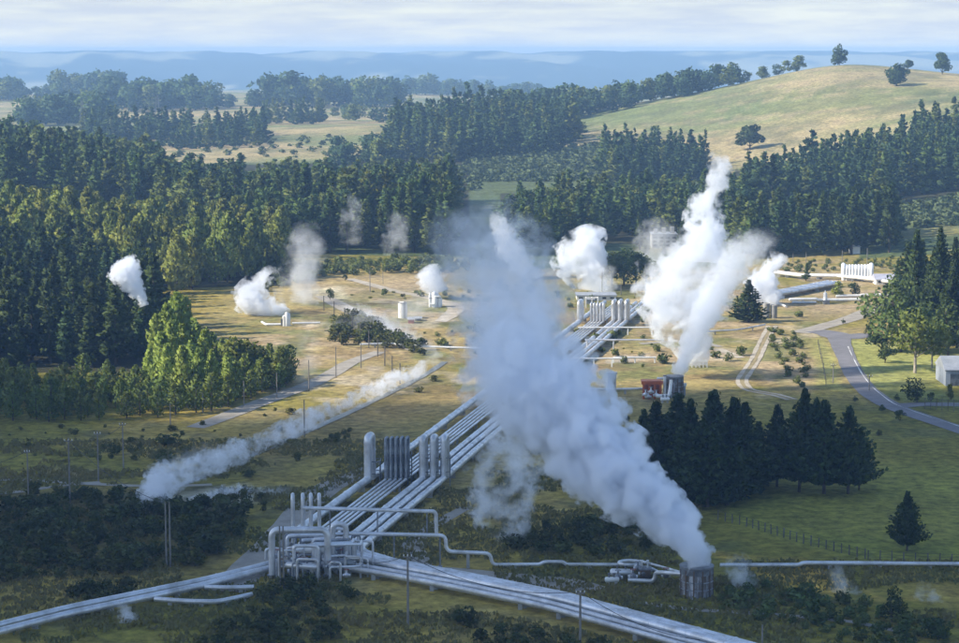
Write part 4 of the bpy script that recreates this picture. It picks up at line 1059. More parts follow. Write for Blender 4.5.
white_run([(262, 323, 490), (266, 326, 486), (287, 326, 486)], .3, 'white pipe elbow on the ground before the pale wellhead tower')
white_run([(292, 325, 488), (320, 324.5, 489)], .25, 'white straight pipe on the ground past the pale wellhead tower')
p = gp(770, 318); t = empty('silencer_tower', p, 'pale twin drum under the bright puff beside the lone dark pine', 'silencer drum')
for dx, hh in ((-.9, 3.6), (.9, 3.2)): MB().lathe((dx, 0, 0), [(.85, -.2), (.85, hh), (.7, hh + .1), (.68, hh - .5)], 16).build('drum', M['concrete'], t)
white_run([(776, 306, 534), (783, 310, 530), (786, 312, 527)], .3, 'white pipe slanting from the twin drum to the grass')

# ------------------------------------------------------------------ near pine clumps and single trees
GA1 = 'pines of the big dark clump above the steaming drum'; GA2 = 'pines of the smaller dark clump on the paddock'
for px, base, top in ((643, 482, 408), (655, 492, 399), (672, 486, 391), (690, 503, 397), (707, 507, 390), (727, 505, 396), (744, 496, 401), (757, 486, 420), (716, 480, 388), (735, 480, 396)):
    p = gp(px, base); tree('pine_tree', 'pine_big', p, (zrow(top, p.y) - p.z), 'dark bushy pine in the big clump above the steaming drum', 'pine tree', GA1, parts=True, wide=random.uniform(.85, 1.05))
for px, base, top in ((777, 487, 403), (799, 492, 386), (824, 494, 398), (848, 494, 404), (859, 490, 428), (812, 480, 396)):
    p = gp(px, base); tree('pine_tree', 'pine_lone', p, (zrow(top, p.y) - p.z), 'dark pine with bare trunk foot in the smaller clump on the paddock', 'pine tree', GA2, parts=True, wide=random.uniform(.62, .8))
p = gp(907, 551); tree('pine_tree', 'pine_lone', p, zrow(490, p.y) - p.z, 'single dark pine standing alone on the green paddock', 'pine tree', parts=True, i=1, wide=.85)
p = gp(748, 322); tree('pine_tree', 'pine_big', p, zrow(279, p.y) - p.z, 'lone dark pine between the tall plume and the bright puff', 'pine tree', parts=True, i=2, wide=1.25)
p = gp(892, 622); tree('bush', 'broad', p, zrow(586, p.y) - p.z, 'tall dark rounded bush at the lower edge of the steaming ground', 'bush', parts=True, i=0)
p = gp(938, 640); tree('bush', 'broad', p, zrow(616, p.y) - p.z, 'lower dark bush in the bottom corner of the paddock side', 'bush', parts=True, i=1, wide=1.3)
SING = [(917, 402, 376, 'broad', 'round dark tree on the lawn before the metal shed', 'tree', 1.1), (882, 352, 326, 'broad', 'dark round tree where the side road leaves', 'tree', 1.1), (885, 363, 341, 'broad', 'dark round tree just below the side road', 'tree', 1.1),
        (868, 341, 325, 'broad', 'slim olive tree by the road junction', 'tree', .6), (870, 327, 318, 'broad', 'little dark tree on the slope above the junction', 'tree', .7), (843, 324, 318, 'broad', 'tiny dark bush beside the gravel side road', 'bush', .9),
        (839, 297, 280, 'gum', 'pale green round tree before the white loop rack', 'tree', 1.0), (853, 296, 281, 'broad', 'dark green round tree before the white loop rack', 'tree', 1.15), (855, 402, 395, 'broad', 'small dark bush on the road verge', 'bush', 1.0),
        (900, 421, 409, 'broad', 'dark round bush near the road, larger', 'bush', 1.1), (882, 411, 404, 'broad', 'dark round bush near the road, smaller', 'bush', 1.1), (897, 400, 393, 'broad', 'tiny round tree on the lawn inside the road bend', 'bush', 1), (931, 402, 391, 'broad', 'small dark tree before the shed fence', 'tree', .7), (950, 400, 383, 'gum', 'thin grey tree against the metal shed', 'tree', .7),
        (806, 281, 262, 'pine', 'narrow dark conifer at the end of the white loop rack', 'pine tree', 1.0), (407, 381, 370, 'broad', 'dark rounded bush in the drain steam', 'bush', 1.0), (330, 300, 287, 'broad', 'dark tree on the sunlit slope beside the silica bank', 'tree', .9), (345, 281, 274, 'broad', 'dark small tree at the forest foot on the sunlit slope', 'tree', .9), (402, 297, 293, 'shrub', 'dark bush above the white tank', 'bush', 1.1)]
for px, base, top, key, lb, ct, wd in SING:
    p = gp(px, base); tree('bush' if ct == 'bush' else ('pine_tree' if 'pine' in ct else 'broadleaf_tree'), key, p, zrow(top, p.y) - p.z, lb, ct, wide=wd)
for px, base, top in ((640, 250, 214), (684, 252, 216), (690, 250, 222), (664, 256, 240), (646, 258, 238)):
    p = gp(px, base); tree('pine_tree', 'pine', p, zrow(top, p.y) - p.z, 'pine standing close around the pale station building', 'pine tree', 'pines around the station building')
# right edge: tall conifers and gums
for px, base, top in ((905, 318, 240), (916, 326, 228), (930, 330, 246), (942, 336, 232), (955, 340, 248), (966, 336, 225), (922, 305, 238), (938, 308, 226), (954, 306, 236), (975, 344, 240), (990, 338, 232), (898, 300, 262), (948, 345, 268), (1010, 340, 240)):
    p = gp(px, base); tree('pine_tree', 'pine_big', p, zrow(top, p.y) - p.z, 'tall dark conifer of the stand behind the gum trees by the shed', 'pine tree', 'tall conifers behind the gum trees', parts=True, wide=.8)
for px, base, top, k in ((915, 373, 306, 'gumbig'), (901, 352, 292, 'greenbig'), (932, 368, 318, 'gumbig'), (893, 330, 270, 'greenbig'), (925, 352, 300, 'greenbig'), (948, 356, 296, 'greenbig'), (985, 380, 330, 'gumbig'), (905, 322, 276, 'greenbig')):
    p = gp(px, base); tree('broadleaf_tree', k, p, zrow(top, p.y) - p.z, 'olive pale-trunked gum tree in front of the tall conifers' if k == 'gumbig' else 'fresh green bushy tree in front of the tall conifers', 'gum tree' if k == 'gumbig' else 'tree', 'gum trees beside the metal shed' if k == 'gumbig' else 'green trees before the tall conifers', parts=True)
# poplars
for px, base, top in ((228, 398, 350), (212, 402, 348), (246, 396, 352), (262, 392, 356), (274, 388, 352), (286, 384, 356), (198, 404, 346), (182, 406, 344), (168, 404, 342), (158, 386, 312), (168, 384, 300), (178, 380, 290), (188, 378, 293), (173, 392, 318), (184, 390, 322), (163, 396, 330), (196, 384, 316), (205, 388, 326), (214, 384, 330), (224, 386, 336), (238, 388, 334), (150, 392, 345), (248, 384, 338), (192, 396, 338), (260, 382, 344), (232, 380, 340)):
    p = gp(px, base); tree('poplar_tree', 'poplar' if px < 230 else ('young' if base > 388 else 'gum'), p, zrow(top, p.y) - p.z, 'bright yellow green upright tree at the end of the dark pine wood' if px < 230 else 'olive slender tree beyond the bright upright trees', 'poplar tree' if px < 230 else 'tree', 'bright upright trees by the pine wood' if px < 230 else 'olive slender trees by the gravel road', parts=True)
for px, base, top in ((602, 285, 258), (612, 286, 250), (624, 286, 246), (636, 285, 250), (646, 282, 256), (470, 268, 246), (484, 268, 240), (498, 266, 236), (512, 268, 244)):
    p = gp(px, base); tree('broadleaf_tree', 'greenbig', p, zrow(top, p.y) - p.z, 'fresh green bushy tree just behind the far manifold' if px > 550 else 'green bushy tree behind the head of the great plume', 'tree', 'green trees behind the far manifold' if px > 550 else 'green trees behind the great plume', wide=1.1)
# hill-top trees
def hilltree(px, Y, h, lb, wide=1.0, key='hill'):
    x = (px - CX) / F * Y; tree('broadleaf_tree', key, (x, Y, hz(x, Y)), h, lb, 'tree', wide=wide)
hilltree(836.5, 1340, 14, 'round dark tree alone on the very top of the golden hill', .95)
hilltree(894, 1215, 13.5, 'dark spreading tree on the shoulder of the golden hill', 1.1)
hilltree(939, 1290, 14, 'dark tree on the skyline nearest the hill forest', 1.0); hilltree(905, 1325, 6, 'little tree on the skyline between two larger ones', 1.1)
for px, row, h, lb in ((750, 149, 13, 'lone dark tree low on the golden hillside'),):
    p = gp(px, row); tree('broadleaf_tree', 'hill', p, h, lb, 'tree', wide=1.1)
for px, row in ((880, 62.5), (916, 65.5)):
    p = gp(px, row + 3); tree('bush', 'shrub', p, 2.5, 'tiny bush on the golden hill crest', 'bush', 'tiny bushes on the golden hill crest')
p = gp(342, 186); 
# power pylons far off
for px, Y, h in ((159, 1480, 22), (84, 1460, 20)):
    x = (px - CX) / F * Y; t = empty('lattice_pylon', (x, Y, hz(x, Y)), 'grey lattice pylon far off before the dark tree clump' if px > 100 else 'grey lattice pylon far off, nearer the picture edge', 'pylon')
    for sx in (-1, 1):
        for sy in (-1, 1): MB().tube([(sx * 2.2, sy * 2.2, -.5), (sx * .35, sy * .35, h)], .16, 4).build('leg', M['steel'], t)
    for z in (.75, .88): MB().box((0, 0, h * z), (7, .3, .3)).build('crossarm', M['steel'], t, smooth=False)

# ------------------------------------------------------------------ stands of trees
ST = {'pine': [], 'gum': []}
def stand(kind, key, pts, h0, h1, label, group, wide=1.0):
    A_ = np.array(pts); hn = fbm(A_[:, 0], A_[:, 1], 55, 17) if len(pts) else (); gn = fbm(A_[:, 0], A_[:, 1], 38, 23) if len(pts) else ()
    for k_, (x, y, z) in enumerate(pts):
        if gn[k_] < .30 and y > 600: continue
        h = random.uniform(h0, h1) * (.62 + .75 * hn[k_]); ST[kind].append((h * F / y, key, x, y, z, h, wide, label, group))
stand('pine', 'pine_dark', scatter(-60, 162, 425, 565, 4.4, [(-60, 425), (140, 428), (158, 470), (150, 520), (120, 565), (-60, 565)]), 9, 18, 'dark green pine in the dense shaded wood beside the bright upright trees', 'pines of the dense shaded wood')
stand('gum', 'olive', scatter(-60, 285, 540, 720, 5.2, [(-60, 570), (125, 568), (170, 540), (285, 585), (285, 640), (230, 680), (-60, 700)]), 11, 18, 'olive tree of the sunlit wood above the dark pines', 'olive trees of the sunlit wood')
stand('pine', 'pine', scatter(120, 450, 635, 890, 5.2, [(130, 760), (200, 700), (270, 640), (330, 648), (450, 650), (450, 890), (120, 890)]), 15, 22, 'tall pine in the wood behind the drain steam and white tank', 'pines of the wood behind the white tank')
stand('pine', 'pine', scatter(-60, 160, 760, 1000, 5.8), 19, 25, 'tall dark pine behind the sunlit olive wood', 'pines behind the olive wood')
stand('pine', 'pine', scatter(440, 745, 650, 860, 6.0, [(500, 652), (560, 660), (600, 690), (640, 730), (745, 690), (745, 860), (620, 840), (520, 770)]), 12, 17, 'pine in the wood behind the tall plumes', 'pines behind the tall plumes')
stand('pine', 'pine_dark', scatter(733, 894, 652, 720, 5.5), 18, 22, 'tall trunked pine of the stand behind the white loop rack', 'pines behind the white loop rack')
stand('pine', 'pine_far', scatter(742, 1100, 800, 1010, 6.3, [(742, 800), (885, 800), (900, 830), (1100, 820), (1100, 1060), (960, 1010), (900, 990), (742, 900)]), 16, 22, 'dark pine of the forest climbing the hillside', 'pines of the hillside forest')
stand('pine', 'pine_far', scatter(385, 590, 1080, 1320, 7.0, [(385, 1120), (440, 1080), (540, 1090), (578, 1160), (560, 1230), (510, 1300), (395, 1320)]), 18, 25, 'dark blue pine', 'x')
stand('pine', 'pine_far', scatter(598, 705, 960, 1090, 6.6, [(610, 960), (700, 960), (705, 1040), (650, 1090), (600, 1050)]), 15, 22, 'x', 'x')
stand('pine', 'round_far', scatter(495, 735, 1270, 1370, 9.5, [(495, 1300), (560, 1290), (735, 1330), (735, 1370), (495, 1370)]), 13, 19, 'x', 'x')
stand('pine', 'round_far', scatter(735, 800, 1335, 1370, 12), 7, 11, 'x', 'x')
stand('pine', 'pine_far', scatter(85, 265, 1240, 1400, 10), 15, 20, 'x', 'x')
stand('pine', 'pine_far', scatter(262, 324, 1480, 1560, 11), 13, 18, 'x', 'x')
stand('pine', 'round_far', scatter(332, 398, 1060, 1160, 13), 13, 18, 'x', 'x')
stand('pine', 'round_far', scatter(340, 395, 1500, 1540, 13), 8, 12, 'x', 'x')
stand('pine', 'round_far', scatter(20, 110, 1560, 1700, 13, [(25, 1560), (100, 1560), (110, 1700), (30, 1700)]), 18, 24, 'x', 'x')
stand('pine', 'round_far', scatter(105, 215, 1840, 2000, 15), 20, 27, 'x', 'x')
stand('pine', 'round_far', scatter(55, 128, 2300, 2460, 16), 24, 34, 'x', 'x')
stand('pine', 'round_far', scatter(-60, 22, 2250, 2400, 18), 20, 28, 'x', 'x')
stand('pine', 'round_far', scatter(20, 56, 2300, 2360, 20), 12, 20, 'x', 'x')
stand('pine', 'round_far', scatter(268, 396, 1880, 2080, 16), 22, 30, 'x', 'x')
stand('pine', 'round_far', scatter(215, 255, 1900, 2000, 22), 9, 15, 'x', 'x')
stand('pine', 'round_far', scatter(330, 365, 1640, 1680, 16), 10, 14, 'x', 'x')
stand('pine', 'round_far', scatter(365, 545, 2650, 2860, 18, [(385, 2650), (480, 2650), (490, 2700), (540, 2700), (540, 2860), (365, 2860)]), 14, 24, 'x', 'x')
rest = []
for kind, nm, ct, lim in (('pine', 'pine_tree', 'pine tree', 260), ('gum', 'broadleaf_tree', 'tree', 230)):
    L_ = sorted(ST[kind], key=lambda q: -q[0] + (1000 if q[8] == 'x' else 0)); 
    # interleave the two big visible stands by size
    for k, (_, key, x, y, z, h, wd, lb, gr) in enumerate(L_):
        if k < lim and gr != 'x': tree(nm, key, (x, y, z), h, lb, ct, gr)
        else: rest.append((key, x, y, z - .2, h, wd * random.uniform(.95, 1.35)))
print('rest trees', len(rest))
mass('pine_forest', rest)

# ------------------------------------------------------------------ shrubs
SH = []
def shrubs(kind, key, pts, h0, h1, label, group, cat='shrub', name='shrub', cl=0):
    w_ = fbm(np.array([p[0] for p in pts]), np.array([p[1] for p in pts]), 34, 91) if pts else ()
    for k_, (x, y, z) in enumerate(pts):
        if cl and w_[k_] < cl: continue
        h = h0 + (h1 - h0) * random.random() ** (1.8 if cl else 1.0); SH.append((h * F / y, key, x, y, z, h, label, group, cat, name))
def sc_poly(poly_px, spacing):
    """scatter inside a picture-space polygon lying on the valley floor"""
    P = [(px, gp(px, row).y) for px, row in poly_px]
    return scatter(min(p[0] for p in P), max(p[0] for p in P), min(p[1] for p in P), max(p[1] for p in P), spacing, P)
shrubs('s', 'young', sc_poly([(-40, 424), (60, 424), (150, 418), (205, 414), (290, 386), (290, 374), (240, 382), (150, 392), (-40, 388)], 3.0), 3.8, 8.0, 'young green tree in the low row before the shaded pines', 'young trees in the row before the pines', 'young tree', 'young_tree')
shrubs('s', 'shrub', sc_poly([(-40, 498), (60, 494), (120, 500), (190, 505), (235, 512), (238, 540), (215, 562), (120, 575), (40, 580), (-40, 585)], 1.9), 1.0, 3.0, 'dark shrub in the dense scrub behind the double pale pole', 'shrubs of the dense dark scrub', cl=.24)
shrubs('s', 'shrub', sc_poly([(255, 592), (300, 586), (350, 596), (420, 616), (560, 640), (640, 650), (640, 680), (180, 680), (190, 640), (250, 612)], 1.9), 1.0, 2.3, 'dark shrub along the lower edge below the wide pipe bundle', 'shrubs below the wide pipe bundle', cl=0.28)
shrubs('s', 'shrub', sc_poly([(60, 590), (120, 588), (122, 600), (62, 602)], 1.6), .9, 1.8, 'small dark shrub on the dry grass above the pipe pair', 'small shrubs above the pipe pair')
shrubs('s', 'shrub_green', sc_poly([(735, 592), (770, 586), (850, 603), (960, 630), (960, 665), (860, 645), (720, 610)], 1.9), .8, 1.9, 'green shrub on the bank below the steaming ground', 'green shrubs below the steaming ground')
shrubs('s', 'shrub', sc_poly([(500, 535), (640, 520), (660, 545), (640, 560), (520, 552)], 2.0), .9, 2.2, 'dark shrub at the foot of the great foreground plume', 'shrubs at the foot of the foreground plume')
shrubs('s', 'shrub', sc_poly([(160, 522), (240, 480), (285, 466), (290, 480), (262, 520), (240, 540)], 2.4), 1.0, 2.2, 'scattered shrub around the pale silica patch', 'shrubs around the pale silica patch', cl=0.42)
shrubs('s', 'shrub', sc_poly([(325, 345), (345, 318), (360, 316), (395, 338), (425, 352), (420, 356), (370, 346)], 2.6), 1.6, 3.0, 'dark shrub on the bank below the gravel road', 'shrubs on the bank below the gravel road')
shrubs('s', 'shrub', sc_poly([(262, 470), (330, 440), (420, 392), (440, 372), (444, 376), (345, 440), (270, 476)], 1.7), .8, 1.8, 'dark shrub along the bank of the steaming drain', 'shrubs along the steaming drain', cl=0.42)
shrubs('s', 'shrub_green', sc_poly([(770, 330), (800, 335), (815, 372), (806, 392), (780, 365)], 3.2), .8, 1.8, 'grey green shrub on the bank beside the road', 'shrubs on the roadside bank')
shrubs('s', 'shrub', sc_poly([(20, 470), (140, 448), (210, 440), (200, 462), (60, 482)], 4.0), 1.0, 2.4, 'dark shrub on the grass beyond the pale track', 'shrubs beyond the pale track', cl=0.5)
shrubs('s', 'shrub', sc_poly([(640, 420), (960, 440), (960, 458), (790, 462)], 3.4), .5, 1.8, 'low shrub on the rough grass between the road and paddock', 'low shrubs above the paddock', cl=0.5)
shrubs('s', 'shrub_green', sc_poly([(230, 300), (560, 280), (800, 300), (830, 330), (700, 375), (560, 400), (420, 372), (250, 345)], 5.0), .5, 2.6, 'low shrub on the sunlit golden field', 'low shrubs on the golden field', cl=0.58)
shrubs('s', 'shrub', sc_poly([(-40, 430), (200, 425), (440, 380), (630, 420), (640, 520), (480, 520), (430, 470), (260, 500), (-40, 475)], 4.5), .4, 1.5, 'low tussock shrub on the shaded grass', 'low shrubs on the shaded grass', cl=0.5)
for px, base, top, lb in ((282, 590, 566, None),):
    pass
SH.sort(key=lambda q: -q[0]); rs_ = []
nS = {'shrub': 0, 'young_tree': 0}
for (_, key, x, y, z, h, lb, gr, ct, nm) in SH:
    if nS[nm] < (290 if nm == 'shrub' else 150): tree(nm, key, (x, y, z), h, lb, ct, gr, wide=random.uniform(.9, 1.5)); nS[nm] += 1
    else: rs_.append((key, x, y, z - .1, h, random.uniform(.9, 1.4)))
print('rest shrubs', len(rs_))
# scrubby slopes far off: one ground-cover object
for box in ((470, 620, 985, 1130, 4.5), (885, 1010, 735, 800, 3.2), (395, 480, 940, 1060, 6), (590, 760, 880, 970, 6), (100, 340, 1150, 1300, 14), (860, 960, 722, 745, 4)):
    for (x, y, z) in scatter(*box[:4], box[4]): rs_.append(('slope', x, y, z - .4, random.uniform(1.8, 4.0), 1.3))
for (x, y, z) in sc_poly([(780, 262), (900, 258), (905, 272), (780, 272)], 3.5): rs_.append(('shrub_green', x, y, z, random.uniform(.8, 1.6), 1.3))
for (x, y, z) in sc_poly([(250, 268), (340, 262), (470, 262), (470, 272), (340, 276), (262, 292)], 3.2): rs_.append(('shrub_green', x, y, z, random.uniform(1.2, 3.2), 1.2))
mass('scrub', rs_)
# tussock grass, nearest ground only
def grass():
    n = 40000; y = np.sqrt(rng.uniform(215 ** 2, 345 ** 2, n)); a = rng.uniform(-.255, .255, n); x = a * y
    keep = fbm(x, y, 14, 77) > .44
    px, py = project(x, y, height(x, y))
    keep &= ~((px > 700) & (py < 562)); keep &= ~in_poly(px, py, [(330, 560), (460, 570), (650, 618), (800, 650), (800, 690), (640, 645), (450, 606), (340, 590)])
    x, y = x[keep], y[keep]; z = height(x, y); n = len(x)
    k = 3; c = np.repeat(np.stack([x, y, z], 1), k, 0) + rng.normal(0, .22, (n * k, 3)) * np.array([1, 1, .0])
    hgt = rng.uniform(.25, .7, n * k); c[:, 2] += hgt * .45
    d = unit(np.stack([rng.normal(0, .4, n * k), rng.normal(0, .4, n * k), np.ones(n * k)], 1)); sd = unit(np.cross(d, rng.normal(0, 1, (n * k, 3))))
    me = quad_mesh('grass', quads(c, d, sd, hgt, hgt * .7), M['tuft'])
    o = bpy.data.objects.new('grass', me); COL.objects.link(o); o['kind'] = 'stuff'
grass()

# ------------------------------------------------------------------ steam: volumes with soft lumpy bounds
def curve_node(nt, ts, vals, src):
    lo, hi = min(vals), max(vals); sp = max(hi - lo, 1e-6)
    n = N(nt, 'ShaderNodeFloatCurve'); c = n.mapping.curves[0]
    P = [(t, (v - lo) / sp) for t, v in zip(ts, vals)]
    c.points[0].location = P[0]; c.points[1].location = P[-1]
    for p in P[1:-1]: c.points.new(*p)
    for p in c.points: p.handle_type = 'VECTOR'
    n.mapping.update()
    nt.links.new(src, n.inputs['Value'])
    m = N(nt, 'ShaderNodeMath', operation='MULTIPLY_ADD'); m.inputs[1].default_value = sp; m.inputs[2].default_value = lo
    nt.links.new(n.outputs[0], m.inputs[0]); return m.outputs[0]
def catm(K, m):
    """resample rows of K smoothly"""
    K = np.array(K, float); n = len(K); out = []
    for q in np.linspace(0, n - 1, m):
        i = min(int(q), n - 2); t = q - i
        p0, p1, p2, p3 = K[max(i - 1, 0)], K[i], K[i + 1], K[min(i + 2, n - 1)]
        out.append(.5 * (2 * p1 + (p2 - p0) * t + (2 * p0 - 5 * p1 + 4 * p2 - p3) * t * t + (3 * p1 - p0 - 3 * p2 + p3) * t ** 3))
    return np.array(out)
def steam(label, pts, Y0, Y1, dens, lump=.5, soft=.35, erode=.8, group=None, seed=0, name='steam_plume', step=.16, col=(.955, .972, 1.0), Ys=None, hull=1.0, fine=2.2, gap=None):
    """pts: (px, row, radius px, density factor); depth runs Y0..Y1"""
    n = len(pts); C = []; Rr = []
    for i, (px, row, rp, dm) in enumerate(pts):
        Y = Ys[i] if Ys else Y0 + (Y1 - Y0) * i / (n - 1)
        C.append(at(px, row, Y)); Rr.append(rp * Y / F)
    e = (C[-1] - C[0]); L_ = e.length; e.normalize()
    u = Vector((1, 0, 0)); u = (u - e * u.dot(e)); u = u.normalized() if u.length > .2 else (Vector((0, 0, 1)) - e * e.z).normalized()
    w = e.cross(u); Mx = Matrix((u, w, e)).transposed()
    loc = [Mx.transposed() @ (c - C[0]) for c in C]
    K = catm([(l.x, l.y, l.z, r, p[3]) for l, r, p in zip(loc, Rr, pts)], 15)
    K[:, 2] = np.maximum.accumulate(K[:, 2] + np.arange(15) * 1e-3 * L_ / 15); K[:, 3] = np.maximum(K[:, 3], .15); K[:, 4] = np.maximum(K[:, 4], 0)
    zmin, zmax = K[0, 2], K[-1, 2]
    # hull
    NR, NS = 40, 36; ts = np.linspace(0, 1, NR); zz = zmin + (zmax - zmin) * ts; rmean = float(K[:, 3].mean())
    vs = []; ends = (K[0, 3], K[-1, 3])
    for i, z in enumerate(zz):
        cx = np.interp(z, K[:, 2], K[:, 0]); cy = np.interp(z, K[:, 2], K[:, 1]); r = np.interp(z, K[:, 2], K[:, 3])
        capf = min(1.0, math.sqrt(max(0.02, 1 - (1 - min(1, (zmax - z) / (K[-1, 3] * .8))) ** 2))) if zmax - z < K[-1, 3] * .8 else 1.0
        for j in range(NS):
            a = 2 * math.pi * j / NS; p = Vector((cx + r * math.cos(a), cy + r * math.sin(a), z))
            s = p / max(.6, rmean) + Vector((seed * 7.7, 3.1, seed))
            k = 1.04 + .26 * mnoise.noise(s * 1.1) + .16 * mnoise.noise(s * 2.4) + .07 * mnoise.noise(s * 5)
            rr = r * max(.5, k) * capf * hull; vs.append((cx + rr * math.cos(a), cy + rr * math.sin(a), z))
    fs = [(i * NS + j, i * NS + (j + 1) % NS, (i + 1) * NS + (j + 1) % NS, (i + 1) * NS + j) for i in range(NR - 1) for j in range(NS)]
    fs += [tuple(range(NS - 1, -1, -1)), tuple((NR - 1) * NS + j for j in range(NS))]
    me = bpy.data.meshes.new(name); me.from_pydata(vs, [], fs); me.update()
    o = bpy.data.objects.new(name, me); COL.objects.link(o)
    o.matrix_world = Matrix.Translation(C[0]) @ Mx.to_4x4()
    m = bpy.data.materials.new('steam'); m.use_nodes = True; nt = m.node_tree; nt.nodes.clear(); Lk = nt.links.new
    out = N(nt, 'ShaderNodeOutputMaterial'); pv = N(nt, 'ShaderNodeVolumePrincipled')
    pv.inputs['Color'].default_value = (*col, 1); pv.inputs['Anisotropy'].default_value = .15  # slight blue: the tint of shaded steam put into the volume colour
    tc = N(nt, 'ShaderNodeTexCoord')
    ofs = N(nt, 'ShaderNodeVectorMath', operation='ADD'); ofs.inputs[1].default_value = (seed * 13.7, seed * 5.1, seed * 3.3); Lk(tc.outputs['Object'], ofs.inputs[0])
    nz = N(nt, 'ShaderNodeTexNoise'); setin(nz, Scale=1.0 / max(1.2, rmean * 1.1), Detail=3.0, Roughness=.55); Lk(ofs.outputs[0], nz.inputs['Vector'])
    s1 = N(nt, 'ShaderNodeVectorMath', operation='SUBTRACT'); s1.inputs[1].default_value = (.5, .5, .5); Lk(nz.outputs['Color'], s1.inputs[0])
    s2 = N(nt, 'ShaderNodeVectorMath', operation='SCALE'); Lk(s1.outputs[0], s2.inputs[0])
    sx0 = N(nt, 'ShaderNodeSeparateXYZ'); Lk(tc.outputs['Object'], sx0.inputs[0])
    rs0 = min(1.0, float(K[0, 3]) / rmean + .15)
    am = N(nt, 'ShaderNodeMapRange'); setin(am, **{'From Min': zmin, 'From Max': zmin + (zmax - zmin) * .35, 'To Min': rmean * lump * 2 * rs0, 'To Max': rmean * lump * 2}); Lk(sx0.outputs['Z'], am.inputs[0]); Lk(am.outputs[0], s2.inputs['Scale'])
    def mth0(a):
        q = N(nt, 'ShaderNodeMath', operation='MULTIPLY'); Lk(a, q.inputs[0]); q.inputs[1].default_value = .8; return q.outputs[0]
    s3a = N(nt, 'ShaderNodeVectorMath', operation='ADD'); Lk(tc.outputs['Object'], s3a.inputs[0]); Lk(s2.outputs[0], s3a.inputs[1])
    nm = N(nt, 'ShaderNodeTexNoise'); setin(nm, Scale=2.6 / max(1.2, rmean), Detail=3.0, Roughness=.6); Lk(ofs.outputs[0], nm.inputs['Vector'])
    s4 = N(nt, 'ShaderNodeVectorMath', operation='SUBTRACT'); s4.inputs[1].default_value = (.5, .5, .5); Lk(nm.outputs['Color'], s4.inputs[0])
    s5 = N(nt, 'ShaderNodeVectorMath', operation='SCALE'); Lk(mth0(am.outputs[0]), s5.inputs['Scale']); Lk(s4.outputs[0], s5.inputs[0])
    s3 = N(nt, 'ShaderNodeVectorMath', operation='ADD'); Lk(s3a.outputs[0], s3.inputs[0]); Lk(s5.outputs[0], s3.inputs[1])
    sx = N(nt, 'ShaderNodeSeparateXYZ'); Lk(s3.outputs[0], sx.inputs[0])
    tt = N(nt, 'ShaderNodeMapRange'); setin(tt, **{'From Min': zmin, 'From Max': zmax}); Lk(sx.outputs['Z'], tt.inputs[0])
    T = [(z - zmin) / (zmax - zmin) for z in K[:, 2]]
    cx = curve_node(nt, T, list(K[:, 0]), tt.outputs[0]); cy = curve_node(nt, T, list(K[:, 1]), tt.outputs[0])
    cr = curve_node(nt, T, list(K[:, 3]), tt.outputs[0]); cd = curve_node(nt, T, list(K[:, 4]), tt.outputs[0])
    def mth(op, a, b=None, c=None):
        n_ = N(nt, 'ShaderNodeMath', operation=op)
        for i, v in enumerate((a, b, c)):
            if v is None: continue
            if isinstance(v, (int, float)): n_.inputs[i].default_value = v
            else: Lk(v, n_.inputs[i])
        return n_.outputs[0]
    dx = mth('SUBTRACT', sx.outputs['X'], cx); dy = mth('SUBTRACT', sx.outputs['Y'], cy)
    d = mth('DIVIDE', mth('SQRT', mth('ADD', mth('MULTIPLY', dx, dx), mth('MULTIPLY', dy, dy))), cr)
    nf = N(nt, 'ShaderNodeTexNoise'); setin(nf, Scale=fine * 1.6 / max(1.2, rmean), Detail=5.0, Roughness=.62); Lk(ofs.outputs[0], nf.inputs['Vector'])
    def vor(sc):
        q = N(nt, 'ShaderNodeTexVoronoi', voronoi_dimensions='3D', feature='F1'); setin(q, Scale=sc / max(1.0, rmean)); Lk(s3a.outputs[0], q.inputs['Vector']); return q.outputs['Distance']
    bil = mth('ADD', mth('MULTIPLY', mth('SUBTRACT', .50, vor(1.9)), .75 * erode), mth('MULTIPLY', mth('SUBTRACT', .50, vor(4.2)), .34 * erode))
    fn = mth('MULTIPLY', mth('SUBTRACT', nf.outputs[0], .5), erode * .6 + soft * .7)
    v = mth('ADD', mth('ADD', mth('SUBTRACT', .86, d), bil), fn)
    # fade toward the far end
    endf = N(nt, 'ShaderNodeMapRange', interpolation_type='SMOOTHSTEP'); setin(endf, **{'From Min': 1.0, 'From Max': .86}); Lk(tt.outputs[0], endf.inputs[0])
    ss = N(nt, 'ShaderNodeMapRange', interpolation_type='SMOOTHSTEP'); setin(ss, **{'From Min': 0.0, 'From Max': soft, 'To Max': dens}); Lk(v, ss.inputs[0])
    sf = mth('MULTIPLY_ADD', tt.outputs[0], soft * .7, soft * .25); Lk(sf, ss.inputs['From Max'])
    dn = mth('MULTIPLY', mth('MULTIPLY', ss.outputs[0], cd), endf.outputs[0])
    if gap:
        ng = N(nt, 'ShaderNodeTexNoise'); setin(ng, Scale=.75 / max(1.2, rmean), Detail=2.0, Roughness=.6); Lk(ofs.outputs[0], ng.inputs['Vector'])
        gm = N(nt, 'ShaderNodeMapRange', interpolation_type='SMOOTHSTEP'); setin(gm, **{'From Min': gap[0], 'From Max': gap[1]}); Lk(ng.outputs[0], gm.inputs[0]); dn = mth('MULTIPLY', dn, gm.outputs[0])
    Lk(dn, pv.inputs['Density']); Lk(pv.outputs[0], out.inputs['Volume'])
    me.materials.append(m)
    try: m.cycles.volume_step_rate = step
    except Exception: pass
    try: m.volume_step_rate = step
    except Exception: pass
    return tag(o, label, 'steam plume', group)
W1 = [243, 243.5, 245, 249, 254, 260, 266, 272, 278, 284, 290, 296, 300]
